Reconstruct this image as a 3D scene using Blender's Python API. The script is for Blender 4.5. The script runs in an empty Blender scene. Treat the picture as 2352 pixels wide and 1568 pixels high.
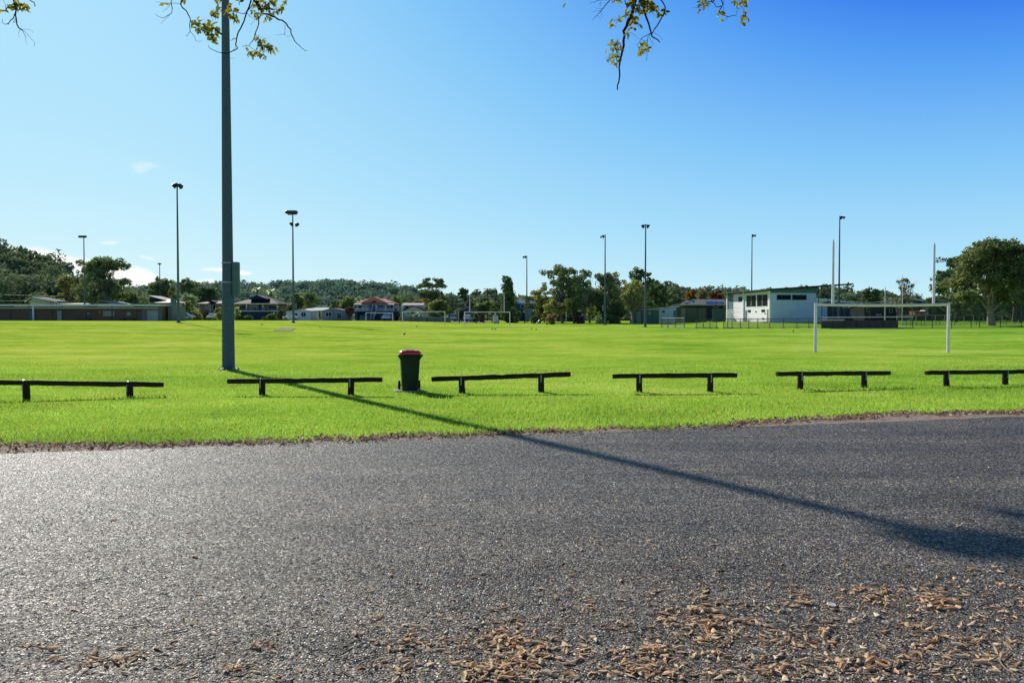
import bpy, math, random
import numpy as np
from mathutils import Vector, Matrix

random.seed(7)
RNG = np.random.default_rng(11)
F = 1898.0                      # focal length in pixels of the 2352 wide photograph
TH = math.radians(1.48)         # camera looks slightly down
EYE = 1.67
SC = bpy.context.scene
COL = SC.collection
SUN_AZ = math.radians(31.0)     # sun stands ahead and to the left
SUN_EL = math.radians(27.5)

# ------------------------------------------------------------------ placing
def ray(px, py):
    u = (px - 1176.0) / F
    v = -(py - 784.0) / F
    return u, math.cos(TH) + v * math.sin(TH), -math.sin(TH) + v * math.cos(TH)

def at(px, py, Y):
    dx, dy, dz = ray(px, py)
    t = Y / dy
    return Vector((dx * t, Y, EYE + dz * t))

def gpt(px, py):
    dx, dy, dz = ray(px, py)
    t = -EYE / dz
    return Vector((dx * t, dy * t, 0.0))

def gz_np(x, y):
    x = np.asarray(x, float); y = np.asarray(y, float)
    t = np.maximum(0, y - 38)
    z = .0085 * t * t / (t + 15)
    r = np.clip((y - 40) / 60, 0, 1); r = r * r * (3 - 2 * r)
    z = z + .03 * np.maximum(0, -x - 8) * r + .006 * np.maximum(0, x) * r
    z = z + .38 * np.exp(-(((x - 50) / 13) ** 2 + ((y - 154) / 15) ** 2))
    z = np.where(z > 1.2, 1.2 + .4 * (1 - np.exp(-(z - 1.2) / .4)), z)
    return z

def gz(x, y):
    return float(gz_np(x, y))

# ------------------------------------------------------------------ materials
def ramp(nt, fac, stops):
    r = nt.nodes.new('ShaderNodeValToRGB')
    el = r.color_ramp.elements
    while len(el) < len(stops):
        el.new(.5)
    for e, (p, c) in zip(el, stops):
        e.position = p; e.color = (*c, 1) if len(c) == 3 else c
    nt.links.new(fac, r.inputs[0])
    return r.outputs[0]

def new_mat(name):
    m = bpy.data.materials.new(name); m.use_nodes = True
    nt = m.node_tree; nt.nodes.clear()
    out = nt.nodes.new('ShaderNodeOutputMaterial')
    return m, nt, out

def node(nt, t, **kw):
    n = nt.nodes.new(t)
    for k, v in kw.items():
        if k in n.inputs:
            n.inputs[k].default_value = v
        else:
            setattr(n, k, v)
    return n

def noise(nt, vec, scale, detail=3, rough=.55):
    n = node(nt, 'ShaderNodeTexNoise'); n.inputs['Scale'].default_value = scale
    n.inputs['Detail'].default_value = detail; n.inputs['Roughness'].default_value = rough
    if vec is not None: nt.links.new(vec, n.inputs['Vector'])
    return n.outputs['Fac']

def scale_c(c, k):
    return tuple(min(1, x * k) for x in c)

def paint(name, c, rough=.55, scale=6, var=.18, metal=0, bump=0, spec=.4, stretch=(1, 1, 1), c2=None):
    m, nt, out = new_mat(name)
    b = node(nt, 'ShaderNodeBsdfPrincipled')
    tc = node(nt, 'ShaderNodeTexCoord'); mp = node(nt, 'ShaderNodeMapping')
    mp.inputs['Scale'].default_value = stretch
    nt.links.new(tc.outputs['Object'], mp.inputs[0])
    f = noise(nt, mp.outputs[0], scale, 5, .6)
    col = ramp(nt, f, [(.3, scale_c(c, 1 - var)), (.7, c2 or scale_c(c, 1 + var))])
    nt.links.new(col, b.inputs['Base Color'])
    b.inputs['Roughness'].default_value = rough; b.inputs['Metallic'].default_value = metal
    b.inputs['Specular IOR Level'].default_value = spec
    if bump:
        bp = node(nt, 'ShaderNodeBump'); bp.inputs['Strength'].default_value = bump
        bp.inputs['Distance'].default_value = .02
        nt.links.new(f, bp.inputs['Height']); nt.links.new(bp.outputs[0], b.inputs['Normal'])
    nt.links.new(b.outputs[0], out.inputs[0])
    return m

def wave_mat(name, c1, c2, scale, axis='X', rough=.5, metal=0, bump=.3):
    m, nt, out = new_mat(name)
    b = node(nt, 'ShaderNodeBsdfPrincipled')
    tc = node(nt, 'ShaderNodeTexCoord')
    w = node(nt, 'ShaderNodeTexWave'); w.bands_direction = axis; w.inputs['Scale'].default_value = scale
    w.inputs['Distortion'].default_value = .15
    nt.links.new(tc.outputs['Object'], w.inputs['Vector'])
    n = noise(nt, tc.outputs['Object'], 1.3, 4)
    mx = node(nt, 'ShaderNodeMath', operation='MULTIPLY'); nt.links.new(w.outputs['Fac'], mx.inputs[0]); nt.links.new(n, mx.inputs[1])
    col = ramp(nt, mx.outputs[0], [(.05, c1), (.6, c2)])
    nt.links.new(col, b.inputs['Base Color'])
    bp = node(nt, 'ShaderNodeBump'); bp.inputs['Strength'].default_value = bump; bp.inputs['Distance'].default_value = .03
    nt.links.new(w.outputs['Fac'], bp.inputs['Height']); nt.links.new(bp.outputs[0], b.inputs['Normal'])
    b.inputs['Roughness'].default_value = rough; b.inputs['Metallic'].default_value = metal; b.inputs['Specular IOR Level'].default_value = .15
    nt.links.new(b.outputs[0], out.inputs[0])
    return m

def brick_mat(name, c1, c2, mortar):
    m, nt, out = new_mat(name)
    b = node(nt, 'ShaderNodeBsdfPrincipled'); b.inputs['Roughness'].default_value = .85
    tc = node(nt, 'ShaderNodeTexCoord'); mp = node(nt, 'ShaderNodeMapping')
    mp.inputs['Rotation'].default_value = (math.pi / 2, 0, 0)
    nt.links.new(tc.outputs['Object'], mp.inputs[0])
    br = node(nt, 'ShaderNodeTexBrick')
    br.inputs['Color1'].default_value = (*c1, 1); br.inputs['Color2'].default_value = (*c2, 1); br.inputs['Mortar'].default_value = (*mortar, 1)
    br.inputs['Scale'].default_value = 1; br.inputs['Brick Width'].default_value = .24; br.inputs['Row Height'].default_value = .086
    br.inputs['Mortar Size'].default_value = .012
    nt.links.new(mp.outputs[0], br.inputs['Vector'])
    nt.links.new(br.outputs['Color'], b.inputs['Base Color'])
    nt.links.new(b.outputs[0], out.inputs[0])
    return m

def leaf_mat(name, dark, light, trans=.35, tcol=None, gloss=.0, hue_noise=0):
    m, nt, out = new_mat(name)
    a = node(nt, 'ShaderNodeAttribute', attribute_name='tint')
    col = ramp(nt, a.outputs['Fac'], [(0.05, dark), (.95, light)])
    d = node(nt, 'ShaderNodeBsdfDiffuse'); t = node(nt, 'ShaderNodeBsdfTranslucent')
    nt.links.new(col, d.inputs['Color'])
    if tcol:
        c2 = ramp(nt, a.outputs['Fac'], [(0.05, scale_c(tcol, .4)), (.95, tcol)])
        nt.links.new(c2, t.inputs['Color'])
    else:
        nt.links.new(col, t.inputs['Color'])
    mx = node(nt, 'ShaderNodeMixShader'); mx.inputs[0].default_value = trans
    nt.links.new(d.outputs[0], mx.inputs[1]); nt.links.new(t.outputs[0], mx.inputs[2])
    last = mx.outputs[0]
    if gloss:
        g = node(nt, 'ShaderNodeBsdfGlossy'); g.inputs['Roughness'].default_value = .4
        m2 = node(nt, 'ShaderNodeMixShader'); m2.inputs[0].default_value = gloss
        nt.links.new(last, m2.inputs[1]); nt.links.new(g.outputs[0], m2.inputs[2]); last = m2.outputs[0]
    nt.links.new(last, out.inputs[0])
    return m

def glass_mat(name, c=(.010, .014, .018), rough=.2):
    m, nt, out = new_mat(name)
    b = node(nt, 'ShaderNodeBsdfPrincipled')
    tc = node(nt, 'ShaderNodeTexCoord')
    f = noise(nt, tc.outputs['Object'], 2.2, 2)
    col = ramp(nt, f, [(.35, scale_c(c, .6)), (.7, scale_c(c, 2.2))])
    nt.links.new(col, b.inputs['Base Color'])
    b.inputs['Roughness'].default_value = rough; b.inputs['Specular IOR Level'].default_value = .09
    nt.links.new(b.outputs[0], out.inputs[0])
    return m

def wire_mat(name, c, cell=.05, fill=.22):
    # real chain-link: thin diagonal wires, open between them
    m, nt, out = new_mat(name)
    b = node(nt, 'ShaderNodeBsdfPrincipled'); b.inputs['Base Color'].default_value = (*c, 1); b.inputs['Roughness'].default_value = .5
    tr = node(nt, 'ShaderNodeBsdfTransparent')
    tc = node(nt, 'ShaderNodeTexCoord'); sp = node(nt, 'ShaderNodeSeparateXYZ'); nt.links.new(tc.outputs['Object'], sp.inputs[0])
    fs = []
    for op in ('ADD', 'SUBTRACT'):
        a = node(nt, 'ShaderNodeMath', operation=op); nt.links.new(sp.outputs['X'], a.inputs[0]); nt.links.new(sp.outputs['Z'], a.inputs[1])
        d = node(nt, 'ShaderNodeMath', operation='DIVIDE'); nt.links.new(a.outputs[0], d.inputs[0]); d.inputs[1].default_value = cell
        fr = node(nt, 'ShaderNodeMath', operation='FRACT'); nt.links.new(d.outputs[0], fr.inputs[0])
        lt = node(nt, 'ShaderNodeMath', operation='LESS_THAN'); nt.links.new(fr.outputs[0], lt.inputs[0]); lt.inputs[1].default_value = fill / 2
        fs.append(lt.outputs[0])
    mxm = node(nt, 'ShaderNodeMath', operation='MAXIMUM'); nt.links.new(fs[0], mxm.inputs[0]); nt.links.new(fs[1], mxm.inputs[1])
    mx = node(nt, 'ShaderNodeMixShader')
    nt.links.new(mxm.outputs[0], mx.inputs[0]); nt.links.new(tr.outputs[0], mx.inputs[1]); nt.links.new(b.outputs[0], mx.inputs[2])
    nt.links.new(mx.outputs[0], out.inputs[0])
    return m

M = {}
M['galv'] = paint('galvanised_steel', (.085, .120, .170), .65, 38, .40, .0, .2, .15)
M['galv_dark'] = paint('dark_steel', (.035, .055, .075), .5, 9, .2, .3)
M['lamp'] = paint('lamp_housing', (.012, .02, .03), .45, 9, .2)
M['box_grey'] = paint('cabinet_grey', (.10, .16, .19), .6, 4, .14, 0, 0, .2)
M['white_pipe'] = paint('white_pipe', (.84, .72, .86), .35, 5, .06)
M['white'] = paint('white_wall', (.80, .80, .79), .6, 1.5, .04)
M['wall_sun'] = paint('sunlit_white_wall', (.88, .87, .86), .7, 1.5, .04)  # sunlit copy of the white pavilion wall
M['render_shaded'] = paint('shaded_white_wall', (.60, .69, .90), .7, 1.5, .05)  # same white wall, its blue shade put into the base colour
M['cream'] = paint('cream_wall', (.66, .62, .46), .7, 2, .06)
M['cladding'] = wave_mat('green_grey_cladding', (.10, .18, .18), (.17, .27, .27), 2.2, 'Z', .5)
M['dark_trim'] = paint('dark_trim', (.03, .04, .045), .4, 5, .15)
M['roof_dark'] = wave_mat('dark_metal_roof', (.018, .022, .022), (.035, .04, .04), 3, 'X', .5)
M['roof_white'] = wave_mat('white_metal_roof', (.62, .62, .62), (.85, .85, .85), 3.2, 'X', .4)
M['roof_grey'] = wave_mat('grey_tile_roof', (.20, .19, .18), (.36, .34, .32), 2.5, 'Z', .6)
M['roof_brown'] = wave_mat('brown_tile_roof', (.065, .036, .032), (.13, .072, .062), 2.5, 'Z', .7)
M['roof_red'] = wave_mat('red_metal_roof', (.58, .20, .13), (.80, .32, .24), 3, 'X', .5)
M['roof_pale'] = wave_mat('pale_tile_roof', (.60, .52, .47), (.82, .74, .68), 3, 'X', .6)
M['dull_grey'] = paint('dull_grey_boards', (.045, .045, .05), .95, 2, .15, 0, 0, 0)
M['roof_solar'] = paint('slate_grey_roof', (.05, .06, .085), .9, 2, .15, 0, 0, .05)
M['solar_matt'] = paint('dusty_solar_panel', (.035, .05, .09), .8, 2, .15, 0, 0, .08)
M['roof_tan'] = wave_mat('weathered_pale_roof', (.30, .27, .24), (.44, .40, .36), 3, 'X', .6)
M['roof_blue'] = wave_mat('blue_grey_roof', (.13, .17, .26), (.22, .28, .38), 3, 'X', .45)
M['gable_dark'] = paint('dark_gablet', (.012, .015, .03), .6, 5, .2)
M['brick'] = brick_mat('brown_brick', (.21, .105, .075), (.165, .085, .06), (.19, .15, .125))
M['brick_tan'] = brick_mat('tan_brick', (.34, .19, .11), (.27, .15, .09), (.3, .26, .2))
M['grey_block'] = paint('grey_block_wall', (.20, .20, .22), .8, 2, .12)
M['door_pale'] = paint('pale_door', (.42, .44, .42), .5, 3, .06)
M['door_blue'] = paint('blue_door', (.09, .15, .30), .5, 3, .06)
M['sign_pale'] = paint('pale_sign', (.33, .36, .33), .5, 3, .08)
M['dark_wall'] = paint('dark_wall', (.03, .03, .04), .7, 2, .2)
M['blue_wall'] = wave_mat('blue_weatherboard', (.10, .18, .32), (.17, .28, .46), 2.4, 'Z', .6)
M['blue_dark'] = wave_mat('dark_blue_weatherboard', (.03, .05, .12), (.05, .09, .18), 2.4, 'Z', .6)
M['cabin_blue'] = wave_mat('grey_blue_cladding', (.17, .24, .29), (.26, .35, .40), 2.2, 'X', .6)
M['cabin_white'] = wave_mat('white_cladding', (.60, .66, .74), (.75, .80, .86), 2.2, 'X', .6)
M['shed_green'] = wave_mat('green_steel_shed', (.06, .11, .10), (.10, .17, .15), 2.5, 'X', .5)
M['fence_green'] = wave_mat('olive_steel_fence', (.10, .13, .09), (.16, .19, .13), 2.2, 'X', .6)
M['fence_grey'] = wave_mat('grey_steel_fence', (.19, .24, .25), (.30, .36, .37), 2.2, 'X', .6)
M['glass'] = glass_mat('window_glass')
M['glass_pale'] = glass_mat('curtained_glass', (.20, .24, .26), .2)
M['solar'] = glass_mat('solar_glass', (.02, .06, .22), .12)
M['log'] = paint('weathered_black_log', (.030, .024, .018), .85, 14, .5, 0, .6, .2, (1, 6, 6))
M['log_grey'] = paint('weathered_grey_log', (.06, .055, .05), .85, 14, .4, 0, .4, .2)
M['strap'] = paint('galvanised_strap', (.30, .32, .36), .4, 12, .15, .6)
M['bin_green'] = paint('dark_green_plastic', (.010, .026, .016), .5, 8, .2, 0, 0, .3)
M['bin_black'] = paint('black_plastic', (.012, .012, .012), .5, 8, .2)
M['bin_red'] = paint('red_plastic', (.88, .05, .06), .24, 8, .15, 0, 0, .6)
M['pitch'] = paint('worn_pitch_cover', (.42, .45, .24), .9, 1.5, .15, 0, 0, 0)
M['concrete'] = paint('pale_concrete', (.42, .39, .35), .85, 7, .15, 0, .2, .08)
M['street'] = paint('pale_asphalt', (.30, .29, .29), .85, 3, .1, 0, 0, .03)
M['footing'] = paint('sandy_footing', (.42, .33, .24), .9, 7, .2)
M['bark'] = paint('grey_bark', (.11, .09, .075), .9, 8, .4, 0, .6, .2, (1, 1, .3))
M['bark_dark'] = paint('dark_bark', (.010, .009, .013), .9, 18, .4, 0, .6, .2, (1, 1, .3))
M['bark_pale'] = paint('pale_bark', (.30, .24, .19), .9, 5, .45, 0, .5, .2, (1, 1, .35))
M['wire'] = paint('power_wire', (.10, .10, .11), .6, 3, .1)
M['wire_pale'] = paint('pale_cable', (.45, .45, .42), .6, 3, .1)
M['timber_pole'] = paint('timber_pole', (.05, .04, .032), .9, 9, .3)
M['mesh_black'] = wire_mat('black_chain_link', (.015, .018, .02), .05, .26)
M['mesh_fine'] = wire_mat('galvanised_chain_link', (.12, .14, .14), .05, .30)
M['shade_cloth'] = paint('brown_shade_cloth', (.15, .12, .11), .95, 3, .25)
M['car_silver'] = paint('silver_car_paint', (.38, .42, .48), .25, 2, .04, .5, 0, .6)
M['car_white'] = paint('white_car_paint', (.75, .76, .78), .25, 2, .03, 0, 0, .6)
M['car_blue'] = paint('pale_blue_car_paint', (.42, .52, .78), .3, 2, .04, .1, 0, .6)
M['tyre'] = paint('tyre_rubber', (.012, .012, .013), .8, 9, .2)
M['rim'] = paint('wheel_rim', (.35, .36, .38), .35, 9, .1, .8)
M['tail_red'] = paint('tail_lamp_red', (.35, .02, .02), .3, 9, .1)
M['lamp_clear'] = paint('headlamp_clear', (.75, .77, .8), .15, 9, .05)
M['truck_orange'] = paint('orange_panel', (.62, .17, .06), .5, 3, .12)
M['feather'] = paint('dark_feathers', (.02, .018, .02), .7, 40, .3)
M['beak'] = paint('yellow_beak', (.45, .28, .03), .5, 9, .1)
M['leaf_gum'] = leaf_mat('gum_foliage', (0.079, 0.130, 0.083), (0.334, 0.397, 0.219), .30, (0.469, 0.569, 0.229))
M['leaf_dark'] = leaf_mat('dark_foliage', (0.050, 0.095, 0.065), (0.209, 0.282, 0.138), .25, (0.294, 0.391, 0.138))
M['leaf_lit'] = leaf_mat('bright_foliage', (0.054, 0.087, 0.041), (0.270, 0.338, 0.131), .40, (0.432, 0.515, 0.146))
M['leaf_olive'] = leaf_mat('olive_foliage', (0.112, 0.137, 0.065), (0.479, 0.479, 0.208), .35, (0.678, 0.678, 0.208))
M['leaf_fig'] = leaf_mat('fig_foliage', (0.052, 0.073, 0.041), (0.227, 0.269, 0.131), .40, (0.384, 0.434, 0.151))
M['leaf_brown'] = leaf_mat('brownish_foliage', (0.117, 0.100, 0.060), (0.499, 0.399, 0.200), .35, (0.665, 0.499, 0.200))
M['leaf_orange'] = leaf_mat('orange_autumn_foliage', (.12, .06, .015), (.45, .23, .05), .4, (.5, .26, .05))
M['leaf_red'] = leaf_mat('red_autumn_foliage', (.08, .025, .02), (.30, .09, .05), .4, (.34, .11, .05))
M['leaf_pale'] = leaf_mat('pale_glossy_foliage', (0.119, 0.190, 0.084), (0.617, 0.760, 0.380), .35, (0.712, 0.855, 0.333), .1)
M['leaf_maroon'] = leaf_mat('maroon_foliage', (0.067, 0.047, 0.052), (0.333, 0.182, 0.182), .3)
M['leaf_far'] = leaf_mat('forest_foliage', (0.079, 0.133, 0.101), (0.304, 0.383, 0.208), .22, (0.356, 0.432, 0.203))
M['leaf_hazy'] = leaf_mat('hazy_forest_foliage', (0.137, 0.240, 0.208), (0.359, 0.498, 0.355), .2, (0.400, 0.518, 0.333))  # bluish and paler: distance haze mixed into the leaf colour
M['hill'] = paint('hill_understorey', (.022, .035, .022), .95, .08, .4)
M['leaf_over'] = leaf_mat('overhanging_leaves', (.014, .028, .005), (.14, .16, .018), .55, (.50, .47, .04), .05)

# ------------------------------------------------------------------ object helpers
def tag(o, label=None, cat=None, group=None, kind=None):
    if label: o['label'] = label
    if cat: o['category'] = cat
    if group: o['group'] = group
    if kind: o['kind'] = kind
    return o

def thing(name, label, cat, loc=(0, 0, 0), rz=0, group=None):
    o = bpy.data.objects.new(name, None); COL.objects.link(o)
    o.empty_display_size = .2
    o.location = loc; o.rotation_euler = (0, 0, rz)
    return tag(o, label, cat, group)

def link(name, me, mat, parent=None):
    o = bpy.data.objects.new(name, me); COL.objects.link(o)
    if mat is not None and len(me.materials) == 0: me.materials.append(mat)
    if parent is not None: o.parent = parent
    return o

def np_mesh(name, verts, faces, tint=None, smooth=False):
    """faces: (N,k) integer array, all faces with k corners"""
    verts = np.asarray(verts, np.float32); faces = np.asarray(faces, np.int32)
    me = bpy.data.meshes.new(name)
    n, k = faces.shape
    me.vertices.add(len(verts)); me.vertices.foreach_set('co', verts.ravel())
    me.loops.add(n * k); me.loops.foreach_set('vertex_index', faces.ravel())
    me.polygons.add(n)
    me.polygons.foreach_set('loop_start', np.arange(0, n * k, k, dtype=np.int32))
    me.polygons.foreach_set('loop_total', np.full(n, k, np.int32))
    if smooth: me.polygons.foreach_set('use_smooth', np.ones(n, bool))
    if tint is not None:
        a = me.attributes.new('tint', 'FLOAT', 'FACE'); a.data.foreach_set('value', np.asarray(tint, np.float32))
    me.update(calc_edges=True)
    return me

class MB:
    def __init__(s): s.v = []; s.f = []
    def add(s, vs, fs):
        b = len(s.v); s.v += [tuple(v) for v in vs]; s.f += [tuple(i + b for i in f) for f in fs]; return s
    def box(s, x0, x1, y0, y1, z0, z1):
        vs = [(x, y, z) for z in (z0, z1) for y in (y0, y1) for x in (x0, x1)]
        return s.add(vs, [(0, 2, 3, 1), (4, 5, 7, 6), (0, 1, 5, 4), (2, 6, 7, 3), (0, 4, 6, 2), (1, 3, 7, 5)])
    def bevbox(s, x0, x1, y0, y1, z0, z1, b):
        r = []
        for z, k in ((z0, b), (z0 + b, 0), (z1 - b, 0), (z1, b)):
            xa, xb, ya, yb = x0 + k, x1 - k, y0 + k, y1 - k
            r.append([(xa + b, ya, z), (xb - b, ya, z), (xb, ya + b, z), (xb, yb - b, z), (xb - b, yb, z), (xa + b, yb, z), (xa, yb - b, z), (xa, ya + b, z)])
        return s.loft(r)
    def loft(s, rings, cap=True, closed=True):
        n = len(rings[0]); vs = [p for r in rings for p in r]; fs = []
        for i in range(len(rings) - 1):
            for j in range(n if closed else n - 1):
                k = (j + 1) % n
                fs.append((i * n + j, i * n + k, (i + 1) * n + k, (i + 1) * n + j))
        if cap and closed:                   # caps keep their own corners so that the sides shade cleanly
            m = len(vs); vs = vs + list(rings[0]) + list(rings[-1])
            fs.append(tuple(m + j for j in reversed(range(n)))); fs.append(tuple(m + n + j for j in range(n)))
        return s.add(vs, fs)
    def tube(s, pts, rad, sides=8, cap=True):
        pts = [Vector(p) for p in pts]
        if not hasattr(rad, '__len__'): rad = [rad] * len(pts)
        rings = []
        ref = None
        for i, p in enumerate(pts):
            d = (pts[min(i + 1, len(pts) - 1)] - pts[max(i - 1, 0)]).normalized()
            if ref is None:
                ref = Vector((1, 0, 0)) if abs(d.x) < .8 else Vector((0, 1, 0))
            a = (ref - d * ref.dot(d)).normalized(); b = d.cross(a); ref = a
            rings.append([p + (a * math.cos(t) + b * math.sin(t)) * rad[i] for t in [2 * math.pi * j / sides for j in range(sides)]])
        return s.loft(rings, cap)
    def prism(s, poly, y0, y1):            # poly in (x, z), extruded along y
        return s.loft([[(x, y0, z) for x, z in poly], [(x, y1, z) for x, z in poly]])
    def prism_x(s, poly, x0, x1):          # poly in (y, z)
        return s.loft([[(x0, y, z) for y, z in poly], [(x1, y, z) for y, z in poly]])
    def lathe(s, prof, sides=14, origin=(0, 0, 0), axis=None):
        rings = [[(r * math.cos(2 * math.pi * j / sides), r * math.sin(2 * math.pi * j / sides), z) for j in range(sides)] for r, z in prof]
        if axis is not None:
            q = Vector((0, 0, 1)).rotation_difference(Vector(axis).normalized())
            rings = [[q @ Vector(p) for p in r] for r in rings]
        o = Vector(origin)
        rings = [[Vector(p) + o for p in r] for r in rings]
        return s.loft(rings)
    def mesh(s, name, smooth=False):
        me = bpy.data.meshes.new(name); me.from_pydata(s.v, [], s.f)
        if smooth:
            me.polygons.foreach_set('use_smooth', np.ones(len(s.f), bool))
        me.validate(); me.update()
        return me
    def build(s, name, mat, parent=None, smooth=False):
        return link(name, s.mesh(name, smooth), mat, parent)

def copy_tree(o, parent=None):
    c = o.copy(); COL.objects.link(c)
    if parent is not None: c.parent = parent
    for ch in [x for x in bpy.data.objects if x.parent == o]:
        copy_tree(ch, c)
    return c

# ------------------------------------------------------------------ foliage
def rand_unit(n, rng):
    v = rng.normal(size=(n, 3)); return v / np.linalg.norm(v, axis=1)[:, None]

def leaf_cloud(C, R, n_per, size, rng, shell=.45, up=.35, aspect=.55):
    """rhombic leaf faces spread through ellipsoid clumps; returns verts, faces, tint"""
    C = np.asarray(C, float); R = np.asarray(R, float)
    n_per = np.broadcast_to(np.asarray(n_per, int), (len(C),))
    idx = np.repeat(np.arange(len(C)), n_per); n = len(idx)
    d = rand_unit(n, rng)
    r = (shell + (1.08 - shell) * rng.random(n) ** .7)[:, None]
    P = C[idx] + d * R[idx] * r
    nrm = rand_unit(n, rng) + d * .5; nrm[:, 2] += up
    nrm /= np.linalg.norm(nrm, axis=1)[:, None]
    t = np.cross(nrm, rand_unit(n, rng)); t /= np.linalg.norm(t, axis=1)[:, None]
    b = np.cross(nrm, t)
    s = (size * (.55 + .9 * rng.random(n)))[:, None]
    V = np.stack([P - t * s, P - b * s * aspect, P + t * s, P + b * s * aspect], 1).reshape(-1, 3)
    Fc = np.arange(n * 4).reshape(n, 4)
    ct = rng.random(len(C))
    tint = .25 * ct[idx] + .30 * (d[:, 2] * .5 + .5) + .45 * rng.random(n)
    return V, Fc, np.clip(tint, 0, 1)

def limb_pts(a, b, rng, wob, n=5, sag=0):
    a = Vector(a); b = Vector(b); L = (b - a).length
    pts = []
    for i in range(n):
        t = i / (n - 1)
        p = a.lerp(b, t)
        k = math.sin(math.pi * t)
        p += Vector(rng.normal(size=3)) * wob * L * k
        p.z += sag * L * k
        pts.append(p)
    return pts

def tree(name, label, cx, ptop, hw, d, style, leaf, bark='bark', seed=0, group=None, cat='tree', crown0=.25, dens=1.0, leaf_size=None, lean=0):
    """cx: photo column of the stem, ptop: photo row of the top, hw: half width in photo pixels, d: distance in metres"""
    rng = np.random.default_rng(seed + 1000)
    s = d / F
    X = at(cx, 735, d).x; z0 = gz(X, d)
    H = at(cx, ptop, d).z - z0; W = hw * s
    root = thing(name, label, cat, (X, d, z0), 0, group)
    ls = leaf_size or max(.11, d * .0016)
    C = []; R = []; hubs = []
    def clump(x, y, z, r, rz=None):
        C.append((x, y, z)); R.append((r, r, rz or r * .75))
    if style == 'round':
        n = int(38 * dens)
        zc = H * (crown0 + 1) / 2; hz = H * (1 - crown0) / 2
        for i in range(n):
            v = rand_unit(1, rng)[0]; r = rng.random() ** .45
            rr = W * rng.uniform(.17, .36)
            clump(v[0] * (W - rr) * r, v[1] * (W - rr) * r * .9, zc + v[2] * (hz - rr * .7) * r, rr)
    elif style == 'fig':
        zc = H * .52
        lobes = []
        for i in range(int(15 * dens)):
            a = 2.4 * i + rng.uniform(-.3, .3); t = (i + .5) / int(15 * dens)
            zz = math.cos(math.pi * (.04 + .68 * t)); rr_ = math.sqrt(max(0, 1 - zz * zz))
            lr = W * rng.uniform(.20, .34); k_ = rng.uniform(.70, 1.12)
            c_ = Vector((.14 * W + rr_ * math.cos(a) * (W - lr * .7) * k_, rr_ * math.sin(a) * (W - lr) * k_ * .85, zc + zz * (H * .48 - lr * .5) * (k_ if zz > 0 else 1)))
            if zz > .1: hubs.append(tuple(c_))
            for q in range(7):
                u_ = rand_unit(1, rng)[0]; u_[2] = abs(u_[2]) * .8 - .15
                clump(c_.x + u_[0] * lr * .75, c_.y + u_[1] * lr * .75, c_.z + u_[2] * lr * .7, lr * rng.uniform(.30, .50), lr * rng.uniform(.22, .36))
        for i in range(14):
            u_ = rand_unit(1, rng)[0]; clump(u_[0] * W * .55, u_[1] * W * .5, zc + u_[2] * H * .2, W * .2)
    elif style == 'column':
        n = int(34 * dens)
        for i in range(n):
            t = rng.random(); z = H * (crown0 + (1 - crown0) * t)
            w = W * (math.sin(math.pi * min(1, (.18 + .82 * t) ** .8)) * .75 + .25) * (1 - .35 * t)
            a = rng.uniform(0, 6.28); r = w * rng.random() ** .5 * .75
            clump(r * math.cos(a), r * math.sin(a), z * .96, W * rng.uniform(.26, .42), W * rng.uniform(.3, .45))
    elif style == 'gum':
        n = int(15 * dens) + 3
        for i in range(n):
            a = rng.uniform(0, 6.28); t = rng.uniform(.0, 1) ** .8
            z = H * (crown0 + (1 - crown0) * t)
            w = W * (.55 + .6 * math.sin(math.pi * (t * .8 + .15))) * rng.uniform(.35, .85)
            rr = W * rng.uniform(.22, .36)
            x, y = w * math.cos(a), w * math.sin(a) * .8
            hubs.append((x, y, min(z, H - rr * .7)))
            for k in range(4):
                o = rng.normal(size=3) * rr * .8
                clump(x + o[0], y + o[1], min(z, H - rr * .7) + o[2] * .6, rr * rng.uniform(.55, .9), rr * rng.uniform(.4, .6))
    elif style == 'umbrella':
        for i in range(int(16 * dens)):
            a = 6.28 * i / 16 + rng.uniform(-.2, .2); r = W * (.25 + .68 * rng.random() ** .6)
            z = H * (1 - .04) - (r / W) ** 2 * H * (1 - crown0) * .62 - W * .12
            rr = W * rng.uniform(.17, .26)
            hubs.append((r * math.cos(a), r * math.sin(a), z))
            clump(r * math.cos(a), r * math.sin(a), z, rr, rr * .55)
            clump(r * math.cos(a) + rng.normal() * rr * .5, r * math.sin(a), z + rr * .35, rr * .7, rr * .4)
    elif style == 'bush':
        for i in range(int(22 * dens)):
            v = rand_unit(1, rng)[0]; r = rng.random() ** .5
            rr = min(W, H) * rng.uniform(.25, .42)
            z = abs(v[2]) * (H - rr * .8) * r * .95 + H * .08
            clump(v[0] * (W - rr * .6) * r, v[1] * (W - rr * .6) * r * .8, z, rr)
    elif style == 'bare':
        for i in range(int(14 * dens)):
            v = rand_unit(1, rng)[0]
            x, y, z = v[0] * W * .8, v[1] * W * .8, H * (.62 + .33 * v[2])
            hubs.append((x, y, z)); clump(x, y, z, W * .16)
    hubs = hubs or [C[i] for i in range(0, len(C), max(1, len(C) // 8))]
    r0 = max(.07, H * (.022 if style != 'bush' else .012))
    if name.startswith('fig'): r0 = .42
    tb = MB()
    zf = H * max(.12, crown0 * .75)
    top = Vector((lean * W, 0, H * .72 if style not in ('bush',) else H * .5))
    stem = limb_pts((0, 0, -.05), top, rng, .035, 6)
    tb.tube(stem, [r0 * 1.35] + [r0 * (1 - .16 * i) for i in range(5)], 7)
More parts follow.
